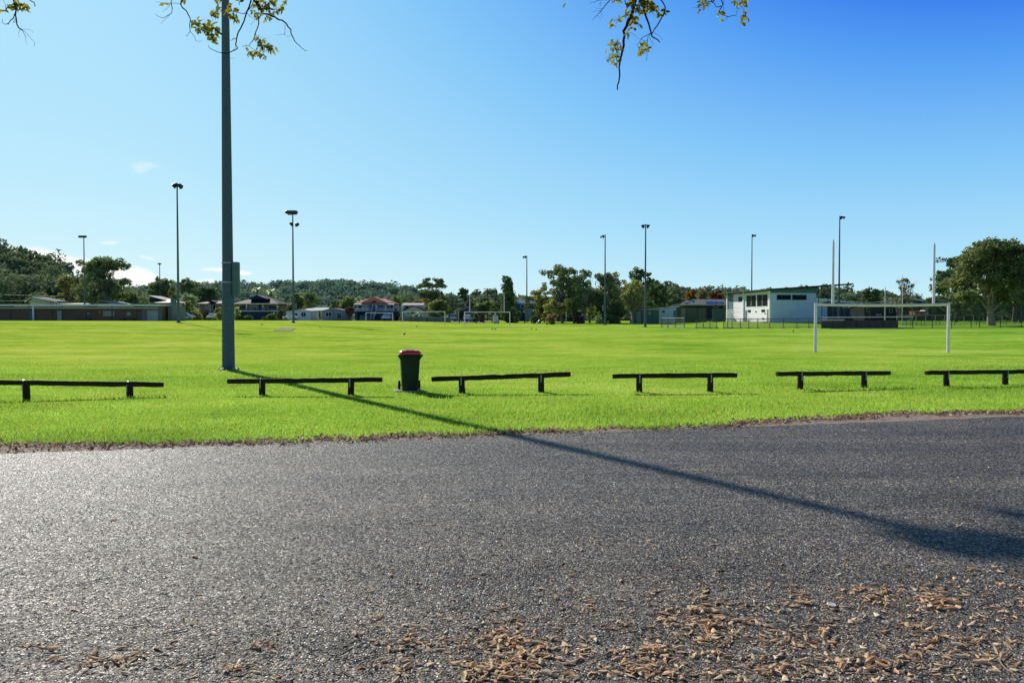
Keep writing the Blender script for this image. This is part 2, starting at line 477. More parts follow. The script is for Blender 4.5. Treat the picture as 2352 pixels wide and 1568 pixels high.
    for h in hubs:
        hv = Vector(h)
        t0 = min(.85, max(.15, (h[2] / H) * .6))
        b0 = stem[min(5, int(t0 * 5))] + Vector((0, 0, 0))
        p = limb_pts(b0, hv, rng, .07, 4, .05)
        tb.tube(p, [r0 * .5, r0 * .36, r0 * .24, r0 * .1], 5)
        if style in ('bare', 'gum'):
            for k in range(3 if style == 'gum' else 6):
                e = hv + Vector(rng.normal(size=3)) * W * .2
                tb.tube([p[2], p[2].lerp(e, .6) + Vector((0, 0, .1)), e], [r0 * .16, r0 * .1, r0 * .05], 4)
    tb.build('trunk', M[bark], root, True)
    C = np.array(C); R = np.array(R)
    npl = {'fig': 100, 'round': 130, 'column': 120, 'gum': 60, 'umbrella': 80, 'bush': 90, 'bare': 14}[style]
    k = (R[:, 0] / max(.3, ls)) ** 2
    npc = np.clip((k * 8.0).astype(int), 18, 460) if style != 'bare' else np.full(len(C), 12)
    V, Fc, T = leaf_cloud(C, R, npc, ls, rng)
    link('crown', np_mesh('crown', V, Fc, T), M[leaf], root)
    return root
SKY_SAT, SKY_VAL, SKY_HUE = 1.35, 1.0, .5
# ================================================================== WORLD, SUN, CAMERA
w = bpy.data.worlds.new('World'); SC.world = w; w.use_nodes = True
nt = w.node_tree; nt.nodes.clear()
wo = node(nt, 'ShaderNodeOutputWorld'); bg = node(nt, 'ShaderNodeBackground')
sky = node(nt, 'ShaderNodeTexSky'); sky.sky_type = 'NISHITA'; sky.sun_disc = False
sky.sun_elevation = SUN_EL; sky.sun_rotation = -SUN_AZ
sky.air_density = 1.0; sky.dust_density = .6; sky.ozone_density = 2.2; sky.altitude = 0
bg.inputs['Strength'].default_value = .115
tc = node(nt, 'ShaderNodeTexCoord')
sep = node(nt, 'ShaderNodeSeparateXYZ'); nt.links.new(tc.outputs['Generated'], sep.inputs[0])
def mth(op, a, b=None):
    n = node(nt, 'ShaderNodeMath', operation=op)
    for i, x in enumerate((a, b)):
        if x is None: continue
        if isinstance(x, (int, float)): n.inputs[i].default_value = x
        else: nt.links.new(x, n.inputs[i])
    return n.outputs[0]
az = mth('ARCTAN2', sep.outputs['X'], sep.outputs['Y'])
el = mth('ARCSINE', sep.outputs['Z'])
def lin(h):
    return tuple(((int(h[i:i + 2], 16) / 255 + .055) / 1.055) ** 2.4 for i in (0, 2, 4))
# hand-set gradient over the physical sky, darkened above the view to deepen shadows: pale at the horizon and toward the sun, saturated away from it
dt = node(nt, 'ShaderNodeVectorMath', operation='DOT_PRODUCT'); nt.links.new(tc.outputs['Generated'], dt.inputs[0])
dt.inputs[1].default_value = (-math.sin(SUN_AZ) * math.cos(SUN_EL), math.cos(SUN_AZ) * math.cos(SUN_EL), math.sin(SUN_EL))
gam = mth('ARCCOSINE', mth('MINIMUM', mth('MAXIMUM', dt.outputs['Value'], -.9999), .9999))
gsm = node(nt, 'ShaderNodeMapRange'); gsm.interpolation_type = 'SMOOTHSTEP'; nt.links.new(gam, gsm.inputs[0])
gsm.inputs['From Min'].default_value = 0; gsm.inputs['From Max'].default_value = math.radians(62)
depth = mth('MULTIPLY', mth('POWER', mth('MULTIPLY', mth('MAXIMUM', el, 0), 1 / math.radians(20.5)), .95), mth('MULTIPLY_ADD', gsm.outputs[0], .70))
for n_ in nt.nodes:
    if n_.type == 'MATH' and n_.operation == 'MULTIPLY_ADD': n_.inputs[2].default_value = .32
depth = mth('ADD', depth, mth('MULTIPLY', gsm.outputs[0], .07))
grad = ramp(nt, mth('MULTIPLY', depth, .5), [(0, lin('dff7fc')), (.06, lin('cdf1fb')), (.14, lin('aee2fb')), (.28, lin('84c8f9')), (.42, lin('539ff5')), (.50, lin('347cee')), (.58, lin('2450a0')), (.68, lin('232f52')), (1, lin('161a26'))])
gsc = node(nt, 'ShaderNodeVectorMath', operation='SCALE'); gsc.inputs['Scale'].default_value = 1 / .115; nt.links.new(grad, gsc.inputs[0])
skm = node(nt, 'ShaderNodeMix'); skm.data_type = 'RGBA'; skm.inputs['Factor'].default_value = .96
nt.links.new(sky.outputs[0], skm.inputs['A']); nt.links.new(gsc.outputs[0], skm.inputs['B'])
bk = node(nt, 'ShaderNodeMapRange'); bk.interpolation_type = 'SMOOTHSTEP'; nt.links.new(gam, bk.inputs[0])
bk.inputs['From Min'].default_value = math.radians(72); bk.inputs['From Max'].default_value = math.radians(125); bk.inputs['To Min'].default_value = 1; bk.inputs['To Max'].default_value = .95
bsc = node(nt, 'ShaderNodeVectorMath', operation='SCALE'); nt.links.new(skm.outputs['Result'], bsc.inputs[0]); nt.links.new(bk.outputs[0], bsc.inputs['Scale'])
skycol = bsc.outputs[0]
# thin fair-weather clouds, low in the left of the sky
cv = node(nt, 'ShaderNodeCombineXYZ'); nt.links.new(az, cv.inputs[0]); nt.links.new(el, cv.inputs[1])
wn = node(nt, 'ShaderNodeTexNoise'); wn.inputs['Scale'].default_value = 60; wn.inputs['Detail'].default_value = 5
mpn = node(nt, 'ShaderNodeMapping'); mpn.inputs['Scale'].default_value = (.45, 1.6, 1)
nt.links.new(cv.outputs[0], mpn.inputs[0]); nt.links.new(mpn.outputs[0], wn.inputs['Vector'])
wob = node(nt, 'ShaderNodeVectorMath', operation='SUBTRACT'); nt.links.new(wn.outputs['Color'], wob.inputs[0]); wob.inputs[1].default_value = (.5, .5, .5)
wsc = node(nt, 'ShaderNodeVectorMath', operation='MULTIPLY'); nt.links.new(wob.outputs[0], wsc.inputs[0]); wsc.inputs[1].default_value = (.04, .010, 0)
wv = node(nt, 'ShaderNodeVectorMath', operation='ADD'); nt.links.new(cv.outputs[0], wv.inputs[0]); nt.links.new(wsc.outputs[0], wv.inputs[1])
def pa(px, py):
    a = math.atan((px - 1176) / F); dx, dy, dz = ray(px, py)
    return math.atan2(dx, dy), math.atan2(dz, math.hypot(dx, dy))
total = None
for (px, py, rx, ry, tilt, amt) in [(80, 588, 70, 16, -.10, 1), (150, 606, 90, 20, -.16, 1), (215, 622, 70, 20, -.1, 1), (300, 640, 55, 26, -.05, 1), (330, 655, 70, 20, 0, 1),
                                    (500, 617, 32, 5.5, -.03, 1), (548, 624, 34, 4.5, -.03, 1), (465, 652, 40, 8, 0, .8), (325, 386, 26, 12, .1, .22), (250, 556, 22, 4, 0, .35), (338, 592, 12, 5, 0, .3)]:
    a0, e0 = pa(px, py)
    sb = node(nt, 'ShaderNodeVectorMath', operation='SUBTRACT'); nt.links.new(wv.outputs[0], sb.inputs[0]); sb.inputs[1].default_value = (a0, e0, 0)
    ro = node(nt, 'ShaderNodeVectorRotate'); ro.rotation_type = 'Z_AXIS'; ro.inputs['Angle'].default_value = -tilt; nt.links.new(sb.outputs[0], ro.inputs['Vector'])
    ml = node(nt, 'ShaderNodeVectorMath', operation='MULTIPLY'); nt.links.new(ro.outputs[0], ml.inputs[0]); ml.inputs[1].default_value = (F / rx * 1.05, F / ry, 0)
    ln = node(nt, 'ShaderNodeVectorMath', operation='LENGTH'); nt.links.new(ml.outputs[0], ln.inputs[0])
    mr = node(nt, 'ShaderNodeMapRange'); mr.interpolation_type = 'SMOOTHSTEP'
    mr.inputs['From Min'].default_value = 1.25; mr.inputs['From Max'].default_value = .55; mr.inputs['To Max'].default_value = amt
    nt.links.new(ln.outputs['Value'], mr.inputs[0])
    total = mr.outputs[0] if total is None else mth('MAXIMUM', total, mr.outputs[0])
cm = node(nt, 'ShaderNodeMix'); cm.data_type = 'RGBA'
nt.links.new(total, cm.inputs['Factor']); nt.links.new(skycol, cm.inputs['A']); cm.inputs['B'].default_value = (9.5, 9.5, 9.3, 1)
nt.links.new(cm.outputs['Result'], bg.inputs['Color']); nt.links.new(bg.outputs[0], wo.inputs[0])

sl = bpy.data.lights.new('sun', 'SUN'); sl.energy = 5.0; sl.angle = math.radians(.53); sl.color = (1, .95, .86)
so = bpy.data.objects.new('sun', sl); COL.objects.link(so)
sd = Vector((-math.sin(SUN_AZ) * math.cos(SUN_EL), math.cos(SUN_AZ) * math.cos(SUN_EL), math.sin(SUN_EL)))
so.rotation_euler = (-sd).to_track_quat('-Z', 'Y').to_euler(); so.location = (-20, 30, 40)

cd = bpy.data.cameras.new('camera'); cd.sensor_width = 36; cd.lens = 36 * F / 2352; cd.clip_end = 8000; cd.clip_start = .05
co = bpy.data.objects.new('camera', cd); COL.objects.link(co)
co.location = (0, 0, EYE); co.rotation_euler = (math.pi / 2 - TH, 0, 0); SC.camera = co
SC.view_settings.view_transform = 'Standard'; SC.view_settings.look = 'None'; SC.view_settings.exposure = 0; SC.view_settings.gamma = 1
SC.cycles.max_bounces = 6; SC.cycles.transparent_max_bounces = 24

# ================================================================== GROUND
ROAD_A = gpt(0, 1043); ROAD_B = gpt(2352, 957)
RDIR = (ROAD_B - ROAD_A).normalized(); RNRM = Vector((-RDIR.y, RDIR.x, 0))     # along the road, and away from the camera
def edge_y(x):
    return ROAD_A.y + (x - ROAD_A.x) * RDIR.y / RDIR.x

def ground_material():
    m, nt, out = new_mat('mown_grass')
    tc = node(nt, 'ShaderNodeTexCoord'); vec = tc.outputs['Object']
    big = noise(nt, vec, .07, 5, .6)
    mp = node(nt, 'ShaderNodeMapping'); mp.inputs['Scale'].default_value = (.14, .30, 1); nt.links.new(vec, mp.inputs[0])
    band = noise(nt, mp.outputs[0], 1.0, 4, .65)
    fine = noise(nt, vec, 5.5, 5, .7)
    patch = noise(nt, vec, .9, 5, .7)
    def mix(a, b, f):
        n = node(nt, 'ShaderNodeMix'); n.data_type = 'FLOAT'; n.inputs['Factor'].default_value = f
        nt.links.new(a, n.inputs['A']); nt.links.new(b, n.inputs['B']); return n.outputs['Result']
    f1 = mix(mix(big, band, .45), mix(patch, fine, .5), .45)
    col = ramp(nt, f1, [(.38, (.16, .33, .03)), (.455, (.33, .53, .05)), (.50, (.47, .65, .07)), (.545, (.60, .72, .10)), (.62, (.78, .78, .24))])
    # greener and darker to the right: sun-angle change painted into the grass colour
    sp = node(nt, 'ShaderNodeSeparateXYZ'); nt.links.new(vec, sp.inputs[0])
    mr = node(nt, 'ShaderNodeMapRange'); mr.inputs['From Min'].default_value = -20; mr.inputs['From Max'].default_value = 70
    mr.inputs['To Min'].default_value = 0; mr.inputs['To Max'].default_value = .8
    nt.links.new(sp.outputs['X'], mr.inputs[0])
    mc = node(nt, 'ShaderNodeMix'); mc.data_type = 'RGBA'; mc.blend_type = 'MULTIPLY'
    nt.links.new(mr.outputs[0], mc.inputs['Factor']); nt.links.new(col, mc.inputs['A']); mc.inputs['B'].default_value = (.46, .76, .8, 1)
    dcol = mc.outputs['Result']
    d = node(nt, 'ShaderNodeBsdfDiffuse'); nt.links.new(dcol, d.inputs['Color'])
    bp = node(nt, 'ShaderNodeBump'); bp.inputs['Strength'].default_value = .5; bp.inputs['Distance'].default_value = .08
    f2 = noise(nt, vec, 14, 4, .7); nt.links.new(f2, bp.inputs['Height']); nt.links.new(bp.outputs[0], d.inputs['Normal'])
    nt.links.new(d.outputs[0], out.inputs[0])
    return m
M['grass_ground'] = ground_material()

xs = np.unique(np.concatenate([np.linspace(-130, 160, 146), np.linspace(-4000, -130, 24), np.linspace(160, 4000, 24)]))
ys = np.unique(np.concatenate([np.linspace(-60, 40, 21), np.linspace(40, 260, 111), np.linspace(260, 6000, 40)]))
GX, GY = np.meshgrid(xs, ys)
V = np.stack([GX, GY, gz_np(GX, GY)], -1).reshape(-1, 3)
nx = len(xs); ii = np.arange(len(ys) - 1)[:, None] * nx + np.arange(nx - 1)[None]
fc = np.stack([ii, ii + 1, ii + nx + 1, ii + nx], -1).reshape(-1, 4)
tag(link('ground', np_mesh('ground', V, fc, smooth=True), M['grass_ground']), kind='structure')

def asphalt_material():
    m, nt, out = new_mat('chip_seal_asphalt')
    b = node(nt, 'ShaderNodeBsdfPrincipled')
    tc = node(nt, 'ShaderNodeTexCoord'); vec = tc.outputs['Object']
    wnz = node(nt, 'ShaderNodeTexNoise'); wnz.inputs['Scale'].default_value = 60; nt.links.new(vec, wnz.inputs['Vector'])
    va = node(nt, 'ShaderNodeVectorMath', operation='MULTIPLY_ADD'); nt.links.new(wnz.outputs['Color'], va.inputs[0]); va.inputs[1].default_value = (.012, .012, .012); nt.links.new(vec, va.inputs[2])
    vo = node(nt, 'ShaderNodeTexVoronoi'); vo.inputs['Scale'].default_value = 72; vo.inputs['Randomness'].default_value = 1
    nt.links.new(va.outputs[0], vo.inputs['Vector'])
    ve = node(nt, 'ShaderNodeTexVoronoi'); ve.feature = 'DISTANCE_TO_EDGE'; ve.inputs['Scale'].default_value = 72
    nt.links.new(va.outputs[0], ve.inputs['Vector'])
    sp = node(nt, 'ShaderNodeSeparateColor'); nt.links.new(vo.outputs['Color'], sp.inputs[0])
    stone = ramp(nt, sp.outputs[0], [(0, (.060, .052, .042)), (.40, (.205, .178, .145)), (.75, (.48, .425, .36)), (1, (.95, .88, .78))])
    gap = ramp(nt, ve.outputs['Distance'], [(.0, (0, 0, 0)), (.22, (1, 1, 1))])
    mg = node(nt, 'ShaderNodeMix'); mg.data_type = 'RGBA'; nt.links.new(gap, mg.inputs['Factor'])
    mg.inputs['A'].default_value = (.006, .005, .005, 1); nt.links.new(stone, mg.inputs['B'])
    # large worn / damp patches
    big = noise(nt, vec, .55, 5, .62)
    bigc = ramp(nt, big, [(.32, (.78, .78, .78)), (.68, (1.22, 1.2, 1.18))])
    grit = noise(nt, vec, 24, 5, .8)
    grc = ramp(nt, grit, [(.38, (.22, .22, .22)), (.50, (.92, .92, .92)), (.62, (2.3, 2.25, 2.2))])
    mpb = node(nt, 'ShaderNodeMapping'); mpb.inputs['Rotation'].default_value = (0, 0, -math.atan2(RDIR.y, RDIR.x)); mpb.inputs['Scale'].default_value = (.10, 1.15, 1)
    nt.links.new(vec, mpb.inputs[0]); bn = noise(nt, mpb.outputs[0], 1, 4, .6)
    bandc = ramp(nt, bn, [(.34, (.74, .73, .72)), (.50, (1, 1, 1)), (.66, (1.32, 1.27, 1.22))])
    g0 = node(nt, 'ShaderNodeMix'); g0.data_type = 'RGBA'; g0.blend_type = 'MULTIPLY'; g0.inputs['Factor'].default_value = 1
    nt.links.new(bigc, g0.inputs['A']); nt.links.new(bandc, g0.inputs['B']); bigc = g0.outputs['Result']
    gm = node(nt, 'ShaderNodeMix'); gm.data_type = 'RGBA'; gm.blend_type = 'MULTIPLY'; gm.inputs['Factor'].default_value = .8
    nt.links.new(bigc, gm.inputs['A']); nt.links.new(grc, gm.inputs['B']); bigc = gm.outputs['Result']
    mm = node(nt, 'ShaderNodeMix'); mm.data_type = 'RGBA'; mm.blend_type = 'MULTIPLY'; mm.inputs['Factor'].default_value = 1
    nt.links.new(mg.outputs['Result'], mm.inputs['A']); nt.links.new(bigc, mm.inputs['B'])
    # dust and sand settled in the texture on the near side, under the tree
    s3 = node(nt, 'ShaderNodeSeparateXYZ'); nt.links.new(vec, s3.inputs[0])
    mr = node(nt, 'ShaderNodeMapRange'); mr.inputs['From Min'].default_value = 8.2; mr.inputs['From Max'].default_value = 4.6
    nt.links.new(s3.outputs['Y'], mr.inputs[0])
    dn = noise(nt, vec, 1.1, 5, .65); dn2 = noise(nt, vec, 22, 3, .6)
    dr = ramp(nt, dn, [(.36, (.15, .15, .15)), (.62, (1, 1, 1))]); dr2 = ramp(nt, dn2, [(.36, (0, 0, 0)), (.60, (1, 1, 1))])
    def mul(a, bb):
        n = node(nt, 'ShaderNodeMath', operation='MULTIPLY')
        for i, x in enumerate((a, bb)):
            if isinstance(x, float): n.inputs[i].default_value = x
            else: nt.links.new(x, n.inputs[i])
        return n.outputs[0]
    dust = mul(mul(mul(mr.outputs[0], dr), dr2), .32)
    md = node(nt, 'ShaderNodeMix'); md.data_type = 'RGBA'; nt.links.new(dust, md.inputs['Factor'])
    nt.links.new(mm.outputs['Result'], md.inputs['A']); md.inputs['B'].default_value = (.40, .31, .22, 1)
    nt.links.new(md.outputs['Result'], b.inputs['Base Color'])
    # stones: domes with their own tilt
    rg = node(nt, 'ShaderNodeMath', operation='MULTIPLY_ADD'); nt.links.new(sp.outputs[1], rg.inputs[0]); rg.inputs[1].default_value = .30; rg.inputs[2].default_value = .34
    nt.links.new(rg.outputs[0], b.inputs['Roughness'])
    glint = ramp(nt, sp.outputs[2], [(.0, (.05, .05, .05)), (.78, (.06, .06, .06)), (.86, (.44, .44, .44))]); nt.links.new(glint, b.inputs['Specular IOR Level'])
    h1 = node(nt, 'ShaderNodeMath', operation='SUBTRACT'); h1.inputs[0].default_value = 1; nt.links.new(vo.outputs['Distance'], h1.inputs[1])
    h2 = node(nt, 'ShaderNodeMath', operation='MULTIPLY_ADD'); nt.links.new(sp.outputs[2], h2.inputs[0]); h2.inputs[1].default_value = .55; nt.links.new(h1.outputs[0], h2.inputs[2])
    wav = noise(nt, vec, 1.4, 3)
    bp = node(nt, 'ShaderNodeBump'); bp.inputs['Strength'].default_value = 1; bp.inputs['Distance'].default_value = .0085
    nt.links.new(h2.outputs[0], bp.inputs['Height'])
    bp2 = node(nt, 'ShaderNodeBump'); bp2.inputs['Strength'].default_value = .35; bp2.inputs['Distance'].default_value = .05
    nt.links.new(wav, bp2.inputs['Height']); nt.links.new(bp.outputs[0], bp2.inputs['Normal'])
    ctr = node(nt, 'ShaderNodeVectorMath', operation='SUBTRACT'); nt.links.new(vo.outputs['Color'], ctr.inputs[0]); ctr.inputs[1].default_value = (.5, .5, .5)
    tl = node(nt, 'ShaderNodeVectorMath', operation='MULTIPLY'); nt.links.new(ctr.outputs[0], tl.inputs[0]); tl.inputs[1].default_value = (1.25, 1.25, .2)
    an = node(nt, 'ShaderNodeVectorMath', operation='ADD'); nt.links.new(tl.outputs[0], an.inputs[0]); nt.links.new(bp2.outputs[0], an.inputs[1])
    nn_ = node(nt, 'ShaderNodeVectorMath', operation='NORMALIZE'); nt.links.new(an.outputs[0], nn_.inputs[0])
    nt.links.new(nn_.outputs[0], b.inputs['Normal'])
    nt.links.new(b.outputs[0], out.inputs[0])
    return m

def dirt_material():
    m, nt, out = new_mat('verge_dirt')
    b = node(nt, 'ShaderNodeBsdfPrincipled'); b.inputs['Roughness'].default_value = .95
    tc = node(nt, 'ShaderNodeTexCoord'); vec = tc.outputs['Object']
    f = noise(nt, vec, 7, 6, .7); g = noise(nt, vec, 60, 3, .7)
    n = node(nt, 'ShaderNodeMix'); n.data_type = 'FLOAT'; n.inputs['Factor'].default_value = .45
    nt.links.new(f, n.inputs['A']); nt.links.new(g, n.inputs['B'])
    col = ramp(nt, n.outputs['Result'], [(.30, (.11, .075, .055)), (.48, (.30, .22, .17)), (.66, (.50, .40, .33))])
    nt.links.new(col, b.inputs['Base Color'])
    bp = node(nt, 'ShaderNodeBump'); bp.inputs['Strength'].default_value = .8; bp.inputs['Distance'].default_value = .02
    nt.links.new(n.outputs['Result'], bp.inputs['Height']); nt.links.new(bp.outputs[0], b.inputs['Normal'])
    nt.links.new(b.outputs[0], out.inputs[0])
    return m

def strip_mesh(name, lo, hi, step, z, s0=-75, s1=75):
    """sheet along the road between offsets lo(s)..hi(s) measured across from the far road edge"""
    ss = np.arange(s0, s1 + step, step); vs = []
    for s_ in ss:
        for o in (lo(s_), hi(s_)):
            p = ROAD_A + RDIR * (s_ + 7) + RNRM * o
            vs.append((p.x, p.y, z + max(0, gz(p.x, p.y))))
    k = np.arange(len(ss) - 1) * 2
    return np_mesh(name, vs, np.stack([k, k + 2, k + 3, k + 1], 1))
nz = [RNG.random(4000) for _ in range(3)]
def vnoise(s_, f, a):
    t = s_ * f + 900; i = int(math.floor(t)); u = t - i; u = u * u * (3 - 2 * u)
    return nz[a][i % 4000] * (1 - u) + nz[a][(i + 1) % 4000] * u
def road_edge(s_):
    return .10 * (vnoise(s_, .8, 0) - .5) + .07 * (vnoise(s_, 4, 1) - .5) + .04 * (vnoise(s_, 13, 2) - .5)
def dirt_edge(s_):
    x = (ROAD_A + RDIR * (s_ + 7)).x
    wide = .80 * math.exp(-((x + 7.2) / 2.1) ** 2) + .70 * math.exp(-((x - 7.0) / 2.8) ** 2) + .22
    return wide + .30 * (vnoise(s_, 1.7, 1) - .5) + .20 * (vnoise(s_, 6, 0) - .5)
tag(link('road', strip_mesh('road', lambda s_: -12.3, road_edge, .05, .008), asphalt_material()), kind='structure')
tag(link('dirt_verge', strip_mesh('dirt_verge', lambda s_: -.3, dirt_edge, .06, .004), dirt_material()), kind='structure')
# far streets and the pale cricket pitch
def sheet(name, pts, mat, dz, n=10):
    vs = []
    (a, b, c, d_) = [Vector(p) for p in pts]
    for i in range(n + 1):
        for j in range(n + 1):
            p = a.lerp(b, i / n).lerp(d_.lerp(c, i / n), j / n)
            vs.append((p.x, p.y, gz(p.x, p.y) + dz))
    k = (np.arange(n)[:, None] * (n + 1) + np.arange(n)[None]).ravel()
    o = link(name, np_mesh(name, vs, np.stack([k, k + n + 1, k + n + 2, k + 1], 1)), mat)
    return tag(o, kind='structure')
def gx(px, d): return at(px, 735, d).x
sheet('street', [(gx(1036, 182), 182, 0), (gx(1126, 182), 182, 0), (gx(1094, 330), 330, 0), (gx(1060, 330), 330, 0)], M['street'], .05)
sheet('far_road', [(-48, 176.5, 0), (gx(1130, 176), 176.5, 0), (gx(1130, 182), 181.9, 0), (-48, 181.9, 0)], M['street'], .05, 16)
sheet('driveway', [(gx(712, 172), 172, 0), (gx(742, 172), 172, 0), (gx(735, 215), 215, 0), (gx(722, 215), 215, 0)], M['concrete'], .06)
pz = 80.0; pe = 90.5
sheet('cricket_pitch', [(gx(626, pz), pz, 0), (gx(670, pz), pz, 0), (gx(679, pe), pe, 0), (gx(645, pe), pe, 0)], M['pitch'], .03)

# ------------------------------------------------------------------ grass blades
M['blade'] = leaf_mat('grass_blades', (.12, .28, .025), (.43, .63, .10), .5, (.56, .86, .13))
M['blade_dry'] = leaf_mat('seedy_grass_blades', (.14, .24, .035), (.42, .50, .12), .5, (.60, .70, .14))
def blades(name, n, ymax, size, mat, filt=None, seed=3, widek=1.0, power=2.0, hmul=1.0):
    rng = np.random.default_rng(seed)
    # depth distribution thins out with distance
    y = 10.6 * (1 + rng.random(n) ** power * (ymax / 10.6 - 1))
    x = (rng.random(n) * 2 - 1) * (y * .72 + 3)
    off = (x - ROAD_A.x) * (-RDIR.y) + (y - ROAD_A.y) * RDIR.x
    s_ = (x - ROAD_A.x) * RDIR.x + (y - ROAD_A.y) * RDIR.y - 7
    e = np.array([dirt_edge(t) for t in s_])
    keep = off > e - .06 * rng.random(n) ** .5
    if filt is not None: keep &= filt(x, y, off - e, rng)
    x, y, off, e = x[keep], y[keep], off[keep], e[keep]
    n = len(x)
    k = (y / 12.0) ** .35 * np.clip((48 - y) / 22, .25, 1)
    cl0 = .5 + .5 * np.sin(x * 2.1 + 1.7 * np.sin(y * 1.3)) * np.sin(y * 1.9 + 1.3 * np.sin(x * .9))
    cl1 = .5 + .5 * np.sin(x * .47 + 1.1 * np.sin(y * .6) + 1) * np.sin(y * .53 + np.sin(x * .31))
    h = size * (.35 + .9 * rng.random(n)) * k * hmul * (.45 + .55 * cl0 + .5 * cl1)
    wd = size * .16 * (.6 + .8 * rng.random(n)) * k * widek
    a = rng.uniform(0, math.pi, n); la = rng.uniform(0, 2 * math.pi, n); ll = h * rng.uniform(.1, .75, n)
    z = gz_np(x, y)
    P = np.stack([x, y, z - .004], 1)
    dv = np.stack([np.cos(a) * wd, np.sin(a) * wd, np.zeros(n)], 1)
    tip = P + np.stack([np.cos(la) * ll, np.sin(la) * ll, h], 1)
    V = np.stack([P - dv, P + dv, tip], 1).reshape(-1, 3)
    clp = np.array([0.5 + .5 * math.sin(xx * 1.3 + 2 * math.sin(yy * .7)) * math.sin(yy * 1.1 + xx * .4) for xx, yy in zip(x, y)])
    T = np.clip(.45 * rng.random(n) + .28 * clp + .42 * (1 - cl1) * (.6 + .4 * cl0), 0, 1)
    o = link(name, np_mesh(name, V, np.arange(3 * n).reshape(n, 3), T), mat)
    return tag(o, kind='stuff')
g = blades('grass', 260000, 46, .050, M['blade'], seed=3, power=2.1)
tag(g, 'bright green short mown grass covering the verge and the near field', 'grass')
def seedy(x, y, o, rng):
    c = np.sin(x * .55 + 1.2 * np.sin(y * .8)) + np.sin(x * .21 - y * .9)
    return (o < 5.5) & (rng.random(len(x)) < np.clip(.25 + .3 * c, 0, 1))
g = blades('seedy_grass', 60000, 24, .075, M['blade_dry'], seedy, 5, .7, 1.4)
tag(g, 'paler seedy longer grass in patches between the log rails and the road', 'grass')

def edge_tufts(x, y, o, rng):
    c = np.sin(x * 3.1 + 1.5 * np.sin(x * 1.3)) + np.sin(x * 7.3 + y) * .6
    return (o < .42) & (c > .1) & (rng.random(len(x)) < .9)
g = blades('verge_tufts', 240000, 20, .058, M['blade'], edge_tufts, 9, 1.1, 1.2, 1.2)
tag(g, 'taller ragged green tufts along the leaf strewn road edge', 'grass')
# ================================================================== FLOODLIGHT POLES
def lamp_bowl(mb, c, r, aim):
    """deep round floodlight: domed back, flared rim"""
    mb.lathe([(r * .18, -r * .75), (r * .55, -r * .62), (r * .85, -r * .2), (r, r * .25), (r * 1.02, r * .32), (r * .9, r * .30), (r * .3, r * .1)], 12, c, aim)
def flood_pole(label, px, top, d, r_px, heads, box=None, bot=None, arm=None):
    s = d / F; X = at(px, 735, d).x; z0 = gz(X, d)
    H = at(px, top, d).z - z0
    root = thing('floodlight_pole', label, 'floodlight pole', (X, d, z0), 0, 'floodlight poles around the sports field')
    r = max(r_px * s / 2, .06)
    MB().tube([(0, 0, -.05), (0, 0, H * .34), (0, 0, H * .67), (0, 0, H)], [r * 1.25, r * 1.0, r * .8, r * .6], 12).build('pole', M['galv_far'], root, True)
    MB().lathe([(r * 2.6, 0), (r * 2.6, .05), (r * 1.7, .05), (r * 1.4, .22)], 12).build('base_plate', M['galv_far'], root)
    for (hx, hy, hr, kind, aim) in heads:
        c = Vector((hx * s, 0, H - hy * s)); rr = hr * s * 1.2
        mb = MB()
        if kind == 'bowl':
            lamp_bowl(mb, c, rr, aim)
        else:
            mb.bevbox(c.x - rr * 2.1, c.x + rr * 2.1, -rr * .9, rr * .9, c.z - rr * .55, c.z + rr * .55, rr * .3)
        o = mb.build('floodlight', M['lamp'], root, kind == 'bowl')
    if arm:
        (x0, y0, x1, y1) = arm
        MB().tube([(x0 * s, 0, H - y0 * s), (x1 * s, 0, H - y1 * s)], .07, 6).build('crossarm', M['galv_far'], root)
    if box:
        (bx, by, bw, bh) = box
        MB().bevbox((bx - bw / 2) * s, (bx + bw / 2) * s, -.42, -.12, at(px, by + bh / 2, d).z - z0, at(px, by - bh / 2, d).z - z0, .03).build('control_box', M['box_grey'], root)
    return root
M['galv_far'] = paint('pole_steel', (.09, .125, .15), .5, 6, .2, .3)

DN = (0, -.55, -.84)
flood_pole('thin floodlight pole with a single lamp rising behind the brick amenities block roof', 195, 541, 165, 3.2,
           [(-3, 2.5, 3.6, 'bar', DN), (3, 3, 2.4, 'bowl', (.6, 0, -.8))])
flood_pole('smallest and most distant light pole, above the pale pyramid roof right of the brick block', 368, 604, 235, 2.4,
           [(-2, 2, 2.6, 'bowl', (-.6, 0, -.8)), (2, 2.5, 2, 'bowl', (.6, 0, -.8))])
flood_pole('tallest slender floodlight pole with a cluster of lamps, beside the silver car', 410, 420, 100, 5,
           [(-8, 8, 5.2, 'bowl', (-.7, -.2, -.7)), (-4, 5, 4.5, 'bowl', (-.2, -.7, -.7)), (5, 6, 4.8, 'bowl', (.5, .3, -.8)), (8.5, 9, 4.6, 'bowl', (.8, -.2, -.5))],
           (-9, 694, 12, 15), arm=(-9, 3.5, 9, 3.5))
flood_pole('floodlight pole with a long lamp bar above two round lamps, before the white cabin', 674, 484, 118, 4.4,
           [(-3, 3.5, 5.6, 'bar', DN), (-4, 31, 4.6, 'bowl', (-.7, -.2, -.6)), (9.5, 31.5, 4.6, 'bowl', (.6, -.3, -.7))], arm=(-11, 9, 10, 8), box=(6, 703, 6, 12))
flood_pole('floodlight pole whose lamps reach out left, in front of the blue roofed house', 1210, 587, 190, 3,
           [(-4, 3.5, 3.0, 'bowl', (-.8, 0, -.6)), (-8, 4.2, 2.4, 'bowl', (-.8, 0, -.5))], (-4, 708, 4, 11), arm=(0, 1, -8, 4))
